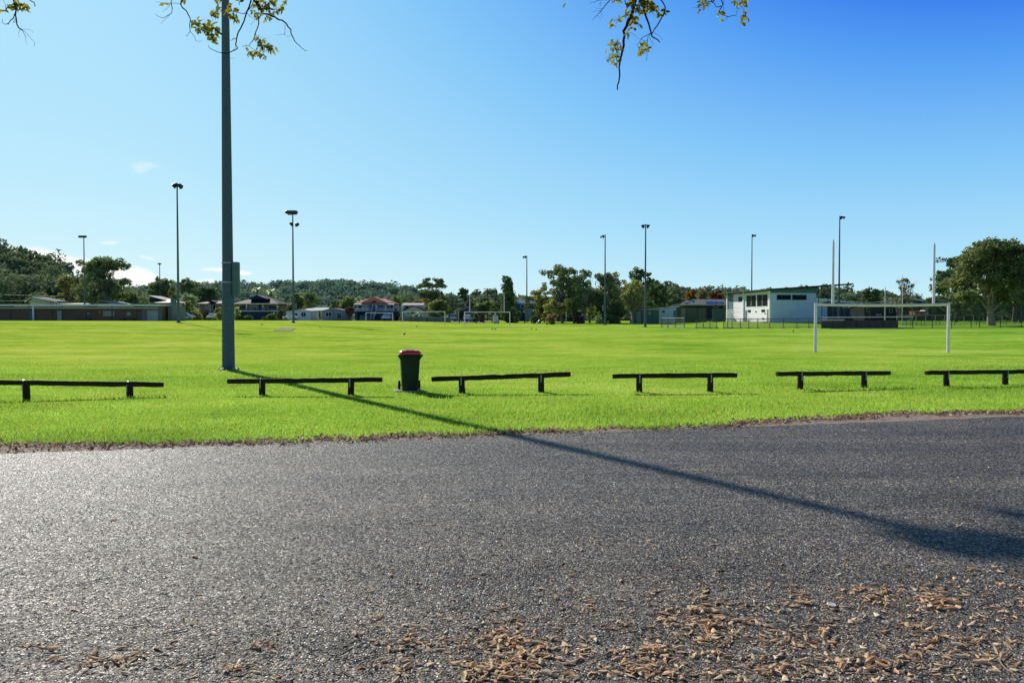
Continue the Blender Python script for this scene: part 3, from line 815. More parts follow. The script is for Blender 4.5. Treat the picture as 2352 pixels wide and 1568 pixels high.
flood_pole('floodlight pole with left-facing lamps before the middle of the tall gum trees', 1389.5, 539, 140, 3.6,
           [(-5, 4.5, 3.4, 'bowl', (-.8, 0, -.6)), (-10, 6, 2.2, 'bowl', (-.9, 0, -.4))], (-4, 707, 4.5, 13), arm=(0, 1, -10, 5))
flood_pole('floodlight pole with two round lamps either side of its top, left of the green shed', 1482, 515, 118, 4.4,
           [(-6, 5, 4, 'bowl', (-.75, -.2, -.6)), (6, 5, 4.2, 'bowl', (.75, -.2, -.6))], arm=(-6, 2, 6, 2))
flood_pole('floodlight pole standing behind the roof of the white pavilion, lamps to the right', 1726, 538, 185, 3,
           [(3, 3.6, 3, 'bowl', (.8, 0, -.6)), (7.5, 3.6, 2.4, 'bowl', (.9, 0, -.4))], arm=(0, 1, 8, 3.5))
flood_pole('floodlight pole just right of the left goal upright, lamps to the right', 1926.5, 496, 158, 4,
           [(4, 4, 3.8, 'bowl', (.8, 0, -.6)), (10, 3.8, 2.8, 'bowl', (.9, 0, -.4))], arm=(0, 1, 11, 3.5))

# the near pole
PB = gpt(525, 849)
root = thing('floodlight_pole', 'thick grey galvanised pole in the left foreground with a long box strapped on', 'floodlight pole', (PB.x, PB.y, 0), 0, 'floodlight poles around the sports field')
dpp = PB.y / F
zj = at(520, 648, PB.y).z
MB().tube([(0, 0, -.1), (0, 0, zj)], [14.2 * dpp, 12.9 * dpp], 40).build('lower_shaft', M['galv'], root, True)
MB().tube([(0, 0, zj - .02), (0, 0, 6.5), (0, 0, 10), (0, 0, 16.2)], [12.3 * dpp, 11.0 * dpp, 9.4 * dpp, 6.0 * dpp], 40).build('upper_shaft', M['galv'], root, True)
zb0 = at(530, 682, PB.y).z; zb1 = at(530, 602, PB.y).z
mb = MB(); mb.bevbox(.19, .375, -.13, .12, zb0, zb1, .012)
bx = mb.build('switch_box', M['box_grey'], root)
MB().bevbox(.365, .382, -.11, .10, zb0 + .03, zb1 - .03, .006).build('box_door', M['box_grey'], bx)
for zz in (at(520, 604, PB.y).z, zj - .005):
    MB().tube([(0, 0, zz - .022), (0, 0, zz + .022)], 13.3 * dpp, 40).build('strap', M['strap'], root, True)
MB().tube([(-.02, -13.4 * dpp, at(520, 708, PB.y).z), (.16, -12.8 * dpp + .03, at(520, 708, PB.y).z)], .008, 6).build('weld_line', M['strap'], root)
mb = MB(); mb.lathe([(.36, -.02), (.36, .03), (.25, .035)], 24); mb.build('base_plate', M['galv'], root)
for k in range(6):
    a = k * math.pi / 3 + .3
    MB().lathe([(.025, .03), (.025, .075), (.012, .08)], 6, (.305 * math.cos(a), .305 * math.sin(a), 0)).build('anchor_bolt', M['strap'], root)
# head of the pole, above the picture, throws the broad end of the shadow
for zz, wd in ((13.3, .42), (14.3, .5), (15.3, .5)):
    MB().box(-wd, wd, -.06, .06, zz - .05, zz + .05).build('crossarm', M['galv'], root)
    for kx in (-.22, .22):
        mb = MB(); lamp_bowl(mb, Vector((kx, 0, zz - .1)), .30, (0, -.5, -.85)); mb.build('floodlight', M['lamp'], root, True)
MB().tube([(0, 0, 13.2), (.95, .62, 13.1)], .04, 8).build('side_arm', M['galv'], root)
mb = MB(); lamp_bowl(mb, Vector((1.02, .66, 13.05)), .2, (.5, 0, -.85)); mb.build('floodlight', M['lamp'], root, True)

# ================================================================== GOALS
def tubes(name, segs, r, mat, root, sides=14):
    for p in segs:
        MB().tube(p, r, sides).build(name, mat, root, True)
def goal(name, label, lx, rx, ytop, d, r, uprights=None, slope=0, dd=0, sag=0):
    sc = d / F; A = at(lx, ytop, d); B = at(rx, ytop + slope, d + dd)
    mid = (A + B) / 2; z0 = gz(mid.x, mid.y)
    root = thing(name, label, 'goal', (mid.x, mid.y, z0), 0, 'white goal frames on the field')
    L = lambda p: Vector((p.x - mid.x, p.y - mid.y, p.z - z0))
    a, b = L(A), L(B)
    for p in (a, b):
        zz = gz(p.x + mid.x, p.y + mid.y) - z0
        MB().tube([(p.x, p.y, zz - .1), (p.x, p.y, p.z + r)], r, 16).build('goalpost', M['white_pipe'], root, True)
    n = 12
    pts = [a.lerp(b, i / n) - Vector((0, 0, sag * math.sin(math.pi * i / n) ** .8)) for i in range(n + 1)]
    MB().tube(pts, r * .93, 16).build('crossbar', M['white_pipe'], root, True)
    if uprights:
        for (ux, ut) in uprights:
            t = (ux - lx) / (rx - lx); p = a.lerp(b, t); zt = at(ux, ut, d + dd * t).z - z0
            p.z -= sag * math.sin(math.pi * t) ** .8
            q = p + Vector((0, .0, 0))
            MB().tube([(q.x, q.y, p.z + r * .5), (q.x, q.y, zt - r * 2.2), (q.x, q.y, zt)], [r * .92, r * .72, r * .08], 14).build('upright', M['white_pipe'], root, True)
    return root
goal('combined_goalpost', 'large near white goal frame with two tall uprights on its crossbar, at right', 1873.5, 2179, 699, 42.3, .075, [(1912.5, 549), (2144, 556)], 0, .4, .045)
goal('combined_goalpost', 'distant white goal frame with two thin uprights, in front of the dark dense tree', 1067, 1171, 716.5, 130, .07, [(1079, 674), (1158, 671)])
goal('goal_frame', 'distant plain white goal frame before the cream gabled house', 924.5, 1022, 715.5, 146, .07)
goal('goal_frame', 'smallest white goal frame in front of the red roofed blue house', 840.5, 902, 718.5, 164, .07)
gp = at(76, 703, 122)
root = thing('goal_frame', 'single white goal post seen edge-on before the brick amenities block', 'goal', (gp.x, 122, gz(gp.x, 122)), 0, 'white goal frames on the field')
hh = gp.z - gz(gp.x, 122)
e = Vector((gp.x, 122, 0)).normalized() * 7.3
MB().tube([(0, 0, -.1), (0, 0, hh)], .10, 12).build('goalpost', M['white_pipe'], root, True)
MB().tube([(e.x, e.y, -.1), (e.x, e.y, hh)], .10, 12).build('goalpost', M['white_pipe'], root, True)
MB().tube([(0, 0, hh), (e.x, e.y, hh)], .09, 12).build('crossbar', M['white_pipe'], root, True)

# ================================================================== LOG RAILS
def log_mesh(a, b, r, seed, sides=12):
    rng = np.random.default_rng(seed); n = 18
    a, b = Vector(a), Vector(b); pts = []; rad = []
    for i in range(n + 1):
        t = i / n; p = a.lerp(b, t) + Vector((0, rng.normal() * .004, rng.normal() * .004)); pts.append(p)
        rad.append(r * (1 + .05 * rng.normal()) * (.93 if i in (0, n) else 1))
    mb = MB(); mb.tube(pts, rad, sides); return mb
rails = [
    ('black log rail cut off by the left edge of the picture', -70, 877, 376, 883.5, [(55, 917), (294, 911)]),
    ('black log rail crossed by the shadow of the thick grey pole', 523, 876, 878, 871.5, [(600, 907), (805, 907)]),
    ('black log rail tilting up to the right, just right of the red-lidded bin', 991, 871, 1310, 859.5, [(1060, 903), (1243, 901)]),
    ('black log rail lying level right of the tilted one, middle of the row', 1407, 863.5, 1692, 861.5, [(1469, 901), (1633, 900)]),
    ('black log rail on the grass below the left post of the near goal', 1784, 858.5, 2044, 856.5, [(1841, 894), (1988, 890)]),
    ('black log rail cut off by the right edge of the picture', 2126, 856, 2420, 852.5, [(2177, 887), (2313, 884)]),
]
for i, (lab, x0, y0, x1, y1, posts) in enumerate(rails):
    P = [gpt(px, py) for px, py in posts]
    def dep(px):
        # depth along the straight line through both posts
        t = (px - posts[0][0]) / (posts[1][0] - posts[0][0]); k = (1 - t) / P[0].y + t / P[1].y
        return 1 / k
    a = at(x0, y0, dep(x0)); b = at(x1, y1, dep(x1)); m_ = (a + b) / 2
    root = thing('log_rail', lab, 'log rail', (m_.x, m_.y, 0), 0, 'low log rails along the near edge of the field')
    o = Vector((m_.x, m_.y, 0))
    log_mesh(a - o, b - o, .055, i).build('rail', M['log'], root, True)
    for p, (ppx, ppy) in zip(P, posts):
        t = (ppx - x0) / (x1 - x0); zr = a.lerp(b, t).z; yr = a.lerp(b, t).y
        mb = MB(); rng = np.random.default_rng(i * 7 + int(ppx))
        q = Vector((p.x, yr + .075, 0)) - o
        mb.tube([(q.x + rng.normal() * .01, q.y, -.12), (q.x, q.y, zr * .5), (q.x, q.y, zr - .01), (q.x, q.y, zr + .028)], [.075, .072, .07, .062], 12)
        mb.build('post', M['log'], root, True)
        # galvanised strap folded over the rail and down the post
        xs_ = q.x - .005; f = q.y - .075
        st = MB()
        prof = [(f - .061, zr - .16), (f - .061, zr + .02), (f - .035, zr + .053), (f + .01, zr + .064)]
        st.loft([[(xs_ - .012, y, z), (xs_ + .012, y, z), (xs_ + .012, y - .004, z + .003), (xs_ - .012, y - .004, z + .003)] for y, z in prof])
        st.build('strap', M['strap'], root)
far_rails = [('grey log rail by the street end, left of the right-hand distant goal\'s left post', 1050, 1077, 733.5, 168),
             ('grey log rail right of the street end, left of the white crate', 1089, 1116, 733.0, 168),
             ('grey log rail behind the white crate, right of the street end', 1125, 1150, 732.8, 170)]
far_rails[0] = ('grey log rail at the end of the pale street, behind the distant goal with uprights', 1050, 1077, 733.5, 168)
for i, (lab, x0, x1, y, d) in enumerate(far_rails):
    a = at(x0, y, d); b = at(x1, y, d); m_ = (a + b) / 2; z0 = gz(m_.x, d)
    zr = max(a.z - z0, .38)
    root = thing('log_rail', lab, 'log rail', (m_.x, d, z0), 0, 'low log rails along the far side of the field')
    hw_ = (b.x - a.x) / 2
    log_mesh((-hw_, 0, zr), (hw_, 0, zr), .075, 30 + i).build('rail', M['log_grey'], root, True)
    for k in (-.62, .62):
        MB().tube([(hw_ * k, .1, -.1), (hw_ * k, .1, zr + .03)], .09, 8).build('post', M['log_grey'], root, True)
for i, (px, lab) in enumerate([(921, 'dark timber post left of the cream house goal'), (943, 'dark timber post before the grey fence, left of three'), (960, 'dark timber post before the grey fence, second from left'),
                               (981, 'dark timber post before the grey fence under the pale shrub'), (998, 'dark timber post before the grey fence under the dark shrub'),
                               (1184, 'dark timber post under the dense dark tree'), (1205, 'dark timber post left of the blue house floodlight pole'), (1221, 'dark timber post right of the blue house floodlight pole')]):
    d = 171; X = gx(px, d); z0 = gz(X, d)
    mb = MB(); mb.tube([(0, 0, -.1), (0, 0, .75), (0, 0, .82)], [.13, .12, .06], 8)
    o = mb.build('timber_post', M['log_grey'], None, True); o.location = (X, d, z0)
    tag(o, lab, 'post', 'short timber posts on the far side of the field')

# ================================================================== WHEELIE BIN
bp = gpt(940, 899)
BX, BY = bp.x, bp.y + .12
root = thing('wheelie_bin', 'dark green wheelie bin with a closed red lid beside the log rails', 'bin', (BX, BY, 0), math.radians(191))
def rring(w_, d0, d1, z, r):
    xs_ = [(-w_ / 2, d0), (w_ / 2, d0), (w_ / 2, d1), (-w_ / 2, d1)]; out_ = []
    for (cx_, cy_), a0 in zip([(-w_ / 2 + r, d0 + r), (w_ / 2 - r, d0 + r), (w_ / 2 - r, d1 - r), (-w_ / 2 + r, d1 - r)], (180, 270, 0, 90)):
        for k in range(4):
            a = math.radians(a0 + k * 30); out_.append((cx_ + r * math.cos(a), cy_ + r * math.sin(a), z))
    return out_
# local: front is +... the long side lies along local y, wheels at -y
BZ = .032
mb = MB(); mb.loft([rring(.36, -.20, .19, BZ, .03), rring(.37, -.22, .20, BZ + .06, .04), rring(.43, -.245, .235, BZ + .60, .045), rring(.45, -.255, .255, BZ + .80, .045)])
body = mb.build('body', M['bin_green'], root, True)
mb = MB(); mb.loft([rring(.47, -.265, .275, BZ + .79, .045), rring(.475, -.27, .29, BZ + .80, .045), rring(.475, -.27, .29, BZ + .845, .045), rring(.45, -.26, .27, BZ + .85, .045)])
mb.build('rim', M['bin_green'], root)
mb = MB()
mb.loft([rring(.488, -.275, .295, BZ + .846, .05), rring(.492, -.278, .298, BZ + .862, .05), rring(.488, -.275, .295, BZ + .886, .05), rring(.44, -.25, .26, BZ + .905, .05), rring(.41, -.20, .235, BZ + .925, .05), rring(.36, -.17, .20, BZ + .93, .05)])
lid = mb.build('lid', M['bin_red'], root, True)
mb = MB(); mb.loft([rring(.20, -.10, .16, BZ + .931, .03), rring(.19, -.095, .155, BZ + .944, .03)]); mb.build('lid_panel', M['bin_red'], lid)
mb = MB(); mb.bevbox(-.16, .16, .285, .32, BZ + .795, BZ + .825, .008)
for k in (-.15, 0, .15): mb.prism_x([(.27, BZ + .72), (.275, BZ + .81), (.315, BZ + .81), (.315, BZ + .79)], k - .008, k + .008)
mb.build('front_lip', M['bin_black'], root)
for sg in (-1, 1):
    mb = MB(); x0_, x1_ = sorted((sg * .236, sg * .295)); mb.bevbox(x0_, x1_, -.02, .22, BZ + .795, BZ + .83, .008)
    for k in (.0, .2): mb.prism([(sg * .215, BZ + .70), (sg * .226, BZ + .797), (sg * .28, BZ + .797)], k - .006, k + .006)
    mb.build('side_lip', M['bin_black'], root)
mb = MB(); mb.tube([(-.20, -.315, BZ + .85), (.20, -.315, BZ + .85)], .016, 10)
for k in (-.19, .19): mb.tube([(k, -.25, BZ + .80), (k, -.315, BZ + .85)], .014, 8)
mb.build('handle', M['bin_black'], root, True)
for k in (-.235, .235):
    mb = MB(); mb.lathe([(.03, -.025), (.10, -.027), (.105, -.012), (.105, .012), (.10, .027), (.03, .025)], 20, (k, -.255, BZ + .10), (1, 0, 0))
    wh = mb.build('wheel', M['tyre'], root, True)
    MB().lathe([(.02, -.031), (.06, -.030), (.06, .030), (.02, .031)], 16, (k, -.255, BZ + .10), (1, 0, 0)).build('hub', M['bin_black'], wh, True)
MB().tube([(-.2, -.255, BZ + .10), (.2, -.255, BZ + .10)], .012, 8).build('axle', M['strap'], root)
mb = MB(); mb.bevbox(-.28, .37, -.36, .24, -.03, .030, .012)
o = mb.build('concrete_pad', M['concrete']); o.location = (BX, BY, 0); o.rotation_euler = (0, 0, math.radians(191))
tag(o, 'small pale concrete slab under the wheelie bin', 'slab')

# ================================================================== BIRDS
def bird_mesh(pose):
    mb = MB()
    if pose == 'peck':   prof = [(-.15, .10, .010), (-.10, .115, .024), (-.04, .125, .045), (.03, .115, .045), (.08, .085, .03), (.105, .06, .022), (.125, .045, .02), (.14, .035, .012)]
    else:                prof = [(-.16, .07, .010), (-.11, .09, .022), (-.04, .125, .045), (.03, .15, .046), (.06, .18, .03), (.075, .205, .024), (.095, .215, .022), (.113, .213, .012)]
    mb.tube([(x, 0, z) for x, z, r in prof], [r for x, z, r in prof], 10)
    return mb
bird_mats = M['feather']
meshes = {}
for pose in ('peck', 'stand'):
    legs = MB(); 
    for k in (-.018, .018): legs.tube([(0, k, .09), (.008, k, .05), (0, k, .0), (.03, k, .003)], .006, 5)
    bk = MB(); 
    if pose == 'peck': bk.tube([(.138, 0, .036), (.165, 0, .018)], [.008, .001], 6)
    else: bk.tube([(.11, 0, .213), (.145, 0, .205)], [.008, .001], 6)
    meshes[pose] = (bird_mesh(pose).mesh('body', True), legs.mesh('leg', True), bk.mesh('beak', True))
    for me_, mt in zip(meshes[pose], (M['feather'], M['feather'], M['beak'])): me_.materials.append(mt)
birds = [(929, 771.5, 'stand', 1.3, .8, 'large dark bird standing upright on the grass above the bin, nearest of the birds'),
         (957, 751.5, 'peck', 1.1, .2, 'dark bird pecking the grass below the cream house goal'),
         (602, 747.5, 'peck', 1.15, 3.0, 'dark bird pecking the grass in front of the brown roofed house, left of the pitch'),
         (735, 753, 'stand', .75, 3.3, 'small dark bird right of the pale cricket pitch'),
         (1130.5, 757.5, 'peck', 1.15, 2.6, 'left bird of the pair below the distant goal with uprights'),
         (1137.5, 758, 'peck', 1.2, .2, 'right bird of the pair below the distant goal with uprights'),
         (1221, 757.5, 'stand', 1.05, .5, 'left bird of the pair below the blue house floodlight pole'),
         (1231.5, 758, 'peck', 1.0, .3, 'right bird of the pair below the blue house floodlight pole'),
         (1822, 763.5, 'stand', 1.1, .6, 'lone dark bird on the grass below the white pavilion')]
def field_pt(px, py):
    best = None
    for d in np.arange(28, 150, .5):
        p = at(px, py, d)
        if p.z <= gz(p.x, d): return Vector((p.x, d, gz(p.x, d)))
    return Vector((p.x, 150, gz(p.x, 150)))
for px, py, pose, k, rz, lab in birds:
    p = field_pt(px, py)
    root = thing('bird', lab, 'bird', p, rz, 'dark birds feeding on the field'); root.scale = (k, k, k)
    for me_ in meshes[pose]:
        link(me_.name.split('.')[0], me_, None, root)

# ================================================================== OVERHANGING TREE
root = thing('overhanging_tree', 'overhanging tree with drooping dark branches and yellow-green leaves at the top of the picture', 'tree', (1.6, -4.5, 0))
o0 = Vector((1.6, -4.5, 0))
rngT = np.random.default_rng(5)
mb = MB(); mb.tube(limb_pts((0, 0, -.1), (-.2, .4, 4.6), rngT, .02, 7), [.42, .33, .29, .27, .26, .25, .24], 16); mb.build('trunk', M['bark_dark'], root, True)
DB = 8.0
def bpt(px, py, d=DB): return at(px, py, d) - o0
def branch(pts, w0, w1, d=DB, dj=.0):
    """photo-space polyline hung at depth d, widths in photo pixels"""
    P = []
    for i, (x, y) in enumerate(pts):
        P.append(bpt(x, y, d + dj * i / len(pts)))
    # soften the kinks a little
    Q = []
    for i in range(len(P) - 1):
        for t in (0, .5):
            q = P[i].lerp(P[i + 1], t)
            if t: q += Vector((rngT.normal(), rngT.normal(), rngT.normal())) * .006
            Q.append(q)
    Q.append(P[-1])
    n = len(Q)
    return Q, [(w0 + (w1 - w0) * i / (n - 1)) * 1.2 * d / F / 2 for i in range(n)]
clusters = {
 'left': dict(d=7.2, br=[([(28, -45), (31, 0), (37, 22), (37, 42), (39, 57), (52, 70)], 3.6, 2.2), ([(37, 30), (31, 42), (18, 57)], 2.2, 1.4), ([(18, 54), (6, 53), (6, 45)], 1, .7),
                           ([(52, 70), (62, 78), (72, 90), (78, 107)], .8, .5), ([(52, 70), (58, 85), (62, 103)], .7, .4), ([(52, 68), (66, 68), (77, 76)], .6, .4), ([(48, 66), (44, 88)], .6, .4), ([(52, 72), (62, 85)], .6, .4),
                           ([(62, -40), (68, 0), (78, 6), (80, 15)], 2.2, 1.4), ([(5, -20), (12, 10), (13, 32)], .7, .5), ([(37, 42), (30, 52), (36, 50)], 1, .6)],
              lv=[(36, 6, 9, 8, 8), (46, 18, 14, 8, 12), (58, 16, 8, 8, 6), (16, 14, 6, 5, 3), (13, 29, 3, 4, 2), (4, 27, 3, 3, 1), (30, 18, 6, 6, 4), (60, 24, 5, 5, 2)]),
 'middle': dict(d=7.6, br=[([(420, -60), (419, 0), (419, 18), (433, 35), (437, 48), (437, 73)], 3.2, 1.4), ([(437, 73), (431, 83), (426, 82)], 1, .6), ([(437, 73), (447, 85), (453, 95), (464, 94)], .9, .5),
                             ([(391, -40), (393, 8), (394, 31), (375, 42), (355, 32)], 2, .6), ([(394, 30), (380, 45), (370, 55)], .7, .4), ([(393, 8), (356, 4)], .8, .4), ([(393, 8), (418, 11)], .9, .8), ([(392, 9), (382, 22), (374, 28)], .7, .4),
                             ([(578, -50), (577, 0), (566, 30), (553, 65), (543, 90), (541, 102), (546, 111), (535, 117), (518, 123), (500, 120), (483, 112), (480, 104)], 3.4, .8),
                             ([(543, 91), (536, 88), (529, 93)], 1.4, .8), ([(565, 30), (548, 30), (530, 26), (505, 22)], 1.4, .8), ([(520, 132), (541, 134)], .5, .4), ([(535, 117), (541, 108)], .8, .5),
                             ([(585, -45), (583, 0), (598, 18), (602, 32), (625, 38), (640, 46), (658, 55), (668, 68), (672, 85), (677, 95), (689, 106), (697, 113), (708, 117)], 4.6, .6),
                             ([(601, 32), (594, 55), (586, 77), (580, 95), (572, 106), (557, 108)], 2.6, .7), ([(587, 77), (597, 93), (608, 92), (620, 102)], 1.3, .5), ([(655, 57), (654, 80), (648, 79), (632, 80)], .9, .4),
                             ([(654, 78), (668, 84)], .5, .3), ([(583, 2), (570, 24), (566, 30)], 2, 1.6), ([(567, 30), (573, 38), (590, 46)], 1, .5), ([(602, 32), (585, 45), (575, 58)], 1, .4), ([(625, 10), (632, 22), (642, 30)], .9, .5), ([(572, 106), (585, 115), (600, 112)], .7, .5),
                             ([(438, 48), (452, 52), (470, 58), (480, 70)], 1.1, .6), ([(694, 112), (700, 120)], .5, .3), ([(655, 0), (645, 20), (636, 30)], .8, .5), ([(463, 46), (472, 44)], .5, .3), ([(530, 20), (536, 4)], .5, .3)],
              lv=[(448, 53, 10, 7, 9), (466, 66, 14, 9, 14), (480, 60, 14, 9, 12), (486, 78, 15, 12, 18), (492, 95, 9, 9, 9), (500, 72, 8, 8, 5), (455, 72, 8, 5, 4), (496, 32, 12, 8, 10), (499, 20, 5, 5, 3), (530, 32, 14, 9, 13), (538, 44, 10, 6, 7), (526, 14, 4, 4, 2), (545, 24, 5, 4, 3),
                  (605, 12, 12, 10, 10), (618, 8, 9, 9, 8), (612, 24, 10, 7, 6), (645, 24, 8, 8, 6), (650, 10, 5, 8, 5), (632, 32, 6, 5, 4), (615, 42, 9, 8, 7), (586, 18, 6, 5, 4), (582, 30, 6, 6, 4), (592, 5, 6, 5, 4), (630, 5, 8, 6, 6), (594, 34, 5, 4, 3),
                  (598, 92, 6, 5, 4), (600, 108, 12, 8, 9), (615, 112, 12, 8, 11), (626, 114, 10, 6, 8), (585, 124, 8, 6, 6), (598, 124, 9, 7, 7), (576, 128, 6, 5, 4), (566, 112, 3, 3, 1), (612, 132, 5, 6, 2), (500, 0, 9, 5, 4), (548, 4, 4, 6, 2), (560, 0, 6, 4, 3), (425, 4, 4, 3, 2), (378, 10, 3, 4, 2), (590, 88, 5, 4, 2)]),
 'centre right': dict(d=8.2, br=[([(1470, -70), (1462, -10), (1452, 30), (1442, 50), (1432, 72), (1432, 95), (1430, 115), (1425, 135), (1422, 155), (1421, 190), (1418, 207)], 7, 2.2),
                             ([(1455, -60), (1470, -5), (1479, 25), (1490, 55), (1496, 77), (1504, 88), (1516, 98)], 5, 1.8), ([(1520, -50), (1518, 0), (1528, 17), (1519, 42), (1509, 60), (1498, 77)], 2.8, 2),
                             ([(1496, 76), (1475, 87), (1468, 98), (1463, 108)], 1.4, .6), ([(1495, 78), (1487, 95), (1486, 105), (1485, 140)], 1.2, .5), ([(1487, 92), (1475, 90), (1464, 90)], 1, .5), ([(1492, 88), (1501, 100), (1498, 105)], .9, .5), ([(1487, 101), (1499, 112)], .9, .4), ([(1503, 75), (1513, 82), (1521, 92)], .8, .4), ([(1470, 98), (1474, 115), (1480, 128)], 1, .4),
                             ([(1415, -40), (1402, 0), (1385, 20), (1372, 35), (1360, 48)], 2.2, .6), ([(1380, 25), (1362, 28)], .7, .4), ([(1380, 25), (1384, 42)], .6, .3), ([(1372, 36), (1380, 48)], .6, .3), ([(1405, -2), (1375, 1), (1355, 8)], 1.4, .5), ([(1385, 20), (1370, 20), (1364, 16)], .6, .3), ([(1380, 5), (1378, 15), (1382, 6)], .6, .4),
                             ([(1434, -40), (1436, 5), (1440, 20), (1436, 35), (1425, 42), (1414, 55)], 1.8, .7), ([(1436, 35), (1441, 48)], .7, .4), ([(1437, 68), (1445, 75), (1458, 82), (1463, 88)], .7, .4), ([(1445, 50), (1444, 72)], .6, .4),
                             ([(1424, 130), (1405, 125), (1396, 118)], .7, .3), ([(1425, 132), (1400, 133), (1384, 138)], .7, .3), ([(1480, 120), (1486, 130), (1485, 142)], .6, .3), ([(1412, 40), (1416, 42)], .6, .3)],
              lv=[(1450, 2, 12, 9, 12), (1468, 5, 16, 10, 20), (1480, 10, 12, 10, 14), (1465, 24, 12, 9, 13), (1490, 22, 14, 9, 14), (1500, 16, 12, 8, 11), (1475, 28, 8, 6, 6), (1512, 33, 9, 6, 7), (1526, 32, 4, 4, 2), (1444, 28, 8, 6, 6), (1453, 44, 9, 8, 9), (1460, 46, 5, 6, 4), (1448, 55, 6, 5, 4), (1455, 66, 4, 5, 3), (1467, 60, 4, 4, 2), (1413, 50, 5, 6, 3), (1408, 60, 5, 4, 3), (1425, 40, 4, 3, 2),
                  (1438, 80, 3, 5, 2), (1411, 100, 10, 7, 7), (1420, 110, 8, 7, 7), (1409, 115, 8, 7, 6), (1413, 130, 10, 8, 11), (1404, 140, 6, 7, 5), (1413, 148, 4, 4, 2), (1394, 117, 2, 3, 1), (1422, 98, 6, 3, 2), (1477, 103, 7, 5, 5), (1473, 118, 7, 7, 6), (1484, 117, 5, 5, 3), (1466, 124, 3, 3, 1), (1420, 2, 6, 4, 3), (1440, 8, 6, 6, 4), (1410, 2, 5, 3, 2)]),
 'far right': dict(d=9.0, br=[([(1662, -50), (1656, 0), (1660, 10), (1651, 27), (1662, 33), (1673, 39), (1690, 36), (1693, 24)], 2.4, .7), ([(1671, 39), (1667, 48)], .8, .5), ([(1657, 15), (1645, 17), (1638, 6), (1625, 3)], 1.6, .7), ([(1657, -20), (1640, 2), (1620, 8), (1608, 14)], 1.4, .4),
                             ([(1665, -40), (1662, 10), (1661, 28)], .9, .6), ([(1718, -50), (1714, 0), (1708, 35)], 1.2, .6), ([(1690, -5), (1700, 5)], .8, .5), ([(1612, 18), (1590, 19)], .5, .3), ([(1640, 3), (1625, 10), (1617, 8)], 1, .5)],
              lv=[(1612, 12, 6, 6, 4), (1618, 5, 7, 4, 4), (1619, 18, 3, 4, 2), (1605, 25, 2, 4, 1), (1657, 34, 6, 4, 3), (1655, 46, 2, 4, 1), (1648, 32, 2, 2, 1), (1693, 6, 5, 5, 3), (1704, 8, 5, 6, 4), (1710, 2, 5, 4, 3), (1693, 16, 3, 5, 1), (1712, 30, 6, 4, 3), (1706, 44, 5, 7, 5), (1703, 52, 4, 4, 2), (1716, 42, 3, 3, 1), (1640, 0, 8, 3, 4)]),
}
hub = Vector((-.2, .4, 4.4))
for name_, c in clusters.items():
    d = c['d']
    # main limb runs from the trunk fork, over the camera and down to the twigs
    firsts = [c['br'][0][0][0]]
    heads = [p[0][0] for p in c['br'] if p[0][0][1] < -15]
    mx = sum(h[0] for h in heads) / len(heads)
    end = bpt(mx, -110, d)
    mid1 = hub.lerp(end, .45) + Vector((0, 0, 1.1))
    mb = MB(); 
    pts = [hub, hub.lerp(mid1, .5) + Vector((0, 0, .25)), mid1, mid1.lerp(end, .55) + Vector((0, 0, .3)), end]
    mb.tube(pts, [.13, .10, .08, .05, .028], 9)
    for h in heads:
        mb.tube([pts[3], pts[3].lerp(bpt(*h, d), .6) + Vector((0, 0, .12)), bpt(*h, d)], [.03, .018, .01], 7)
    for (p, w0, w1) in c['br']:
        Q, R_ = branch(p, w0, w1, d, rngT.normal() * .15)
        mb.tube(Q, R_, 6)
    mb.build('branch', M['bark_dark'], root, True)
    # leaves: pointed ovals folded along the midrib
    vs = []; fs = []; tint = []
    def leaf(pos, L, rng, droop=1):
        ax = Vector((rng.normal() * .75, rng.normal() * .75, -.75 * droop + rng.normal() * .55)).normalized()
        sd_ = ax.cross(Vector(rng.normal(size=3))).normalized(); nn = ax.cross(sd_)
        wd = L * rng.uniform(.20, .29); fold = rng.uniform(.1, .5) * wd; curl = rng.uniform(-.12, .2) * L
        prof = [(0, .08), (.16, .55), (.36, .95), (.56, 1), (.78, .65), (.93, .22), (1, .02)]
        b = len(vs)
        for t, k in prof:
            c0 = pos + ax * (t * L) - nn * (curl * t * t)
            vs.extend([c0 - sd_ * wd * k + nn * fold * k, c0, c0 + sd_ * wd * k + nn * fold * k])
        tt = min(1, max(0, rng.normal() * .36 + .40))
        for i in range(len(prof) - 1):
            for j in (0, 1):
                fs.append((b + i * 3 + j, b + i * 3 + j + 1, b + i * 3 + j + 4, b + i * 3 + j + 3)); tint.append(tt)
    px = d / F
    for (cx_, cy_, rx, ry, n) in c['lv']:
        for k in range(int(round(n * 1.9))):
            a = rngT.uniform(0, 6.28); rr = rngT.random() ** .5
            q = bpt(cx_ + rx * rr * math.cos(a), cy_ - 4 + ry * rr * math.sin(a), d + rngT.normal() * .08)
            leaf(q, rngT.uniform(9, 15) * px, rngT)
    # a few more above the frame so the branch goes on
    for k in range(130):
        q = pts[3].lerp(end, rngT.uniform(.2, 1.05)) + Vector(rngT.normal(size=3)) * Vector((1.0, .5, .3)).length * .35
        if q.z + 0 < end.z - .05: q.z = end.z + abs(rngT.normal()) * .3
        leaf(q, rngT.uniform(.05, .085), rngT)
    link('foliage', np_mesh('foliage', vs, fs, tint, True), M['leaf_over'], root)
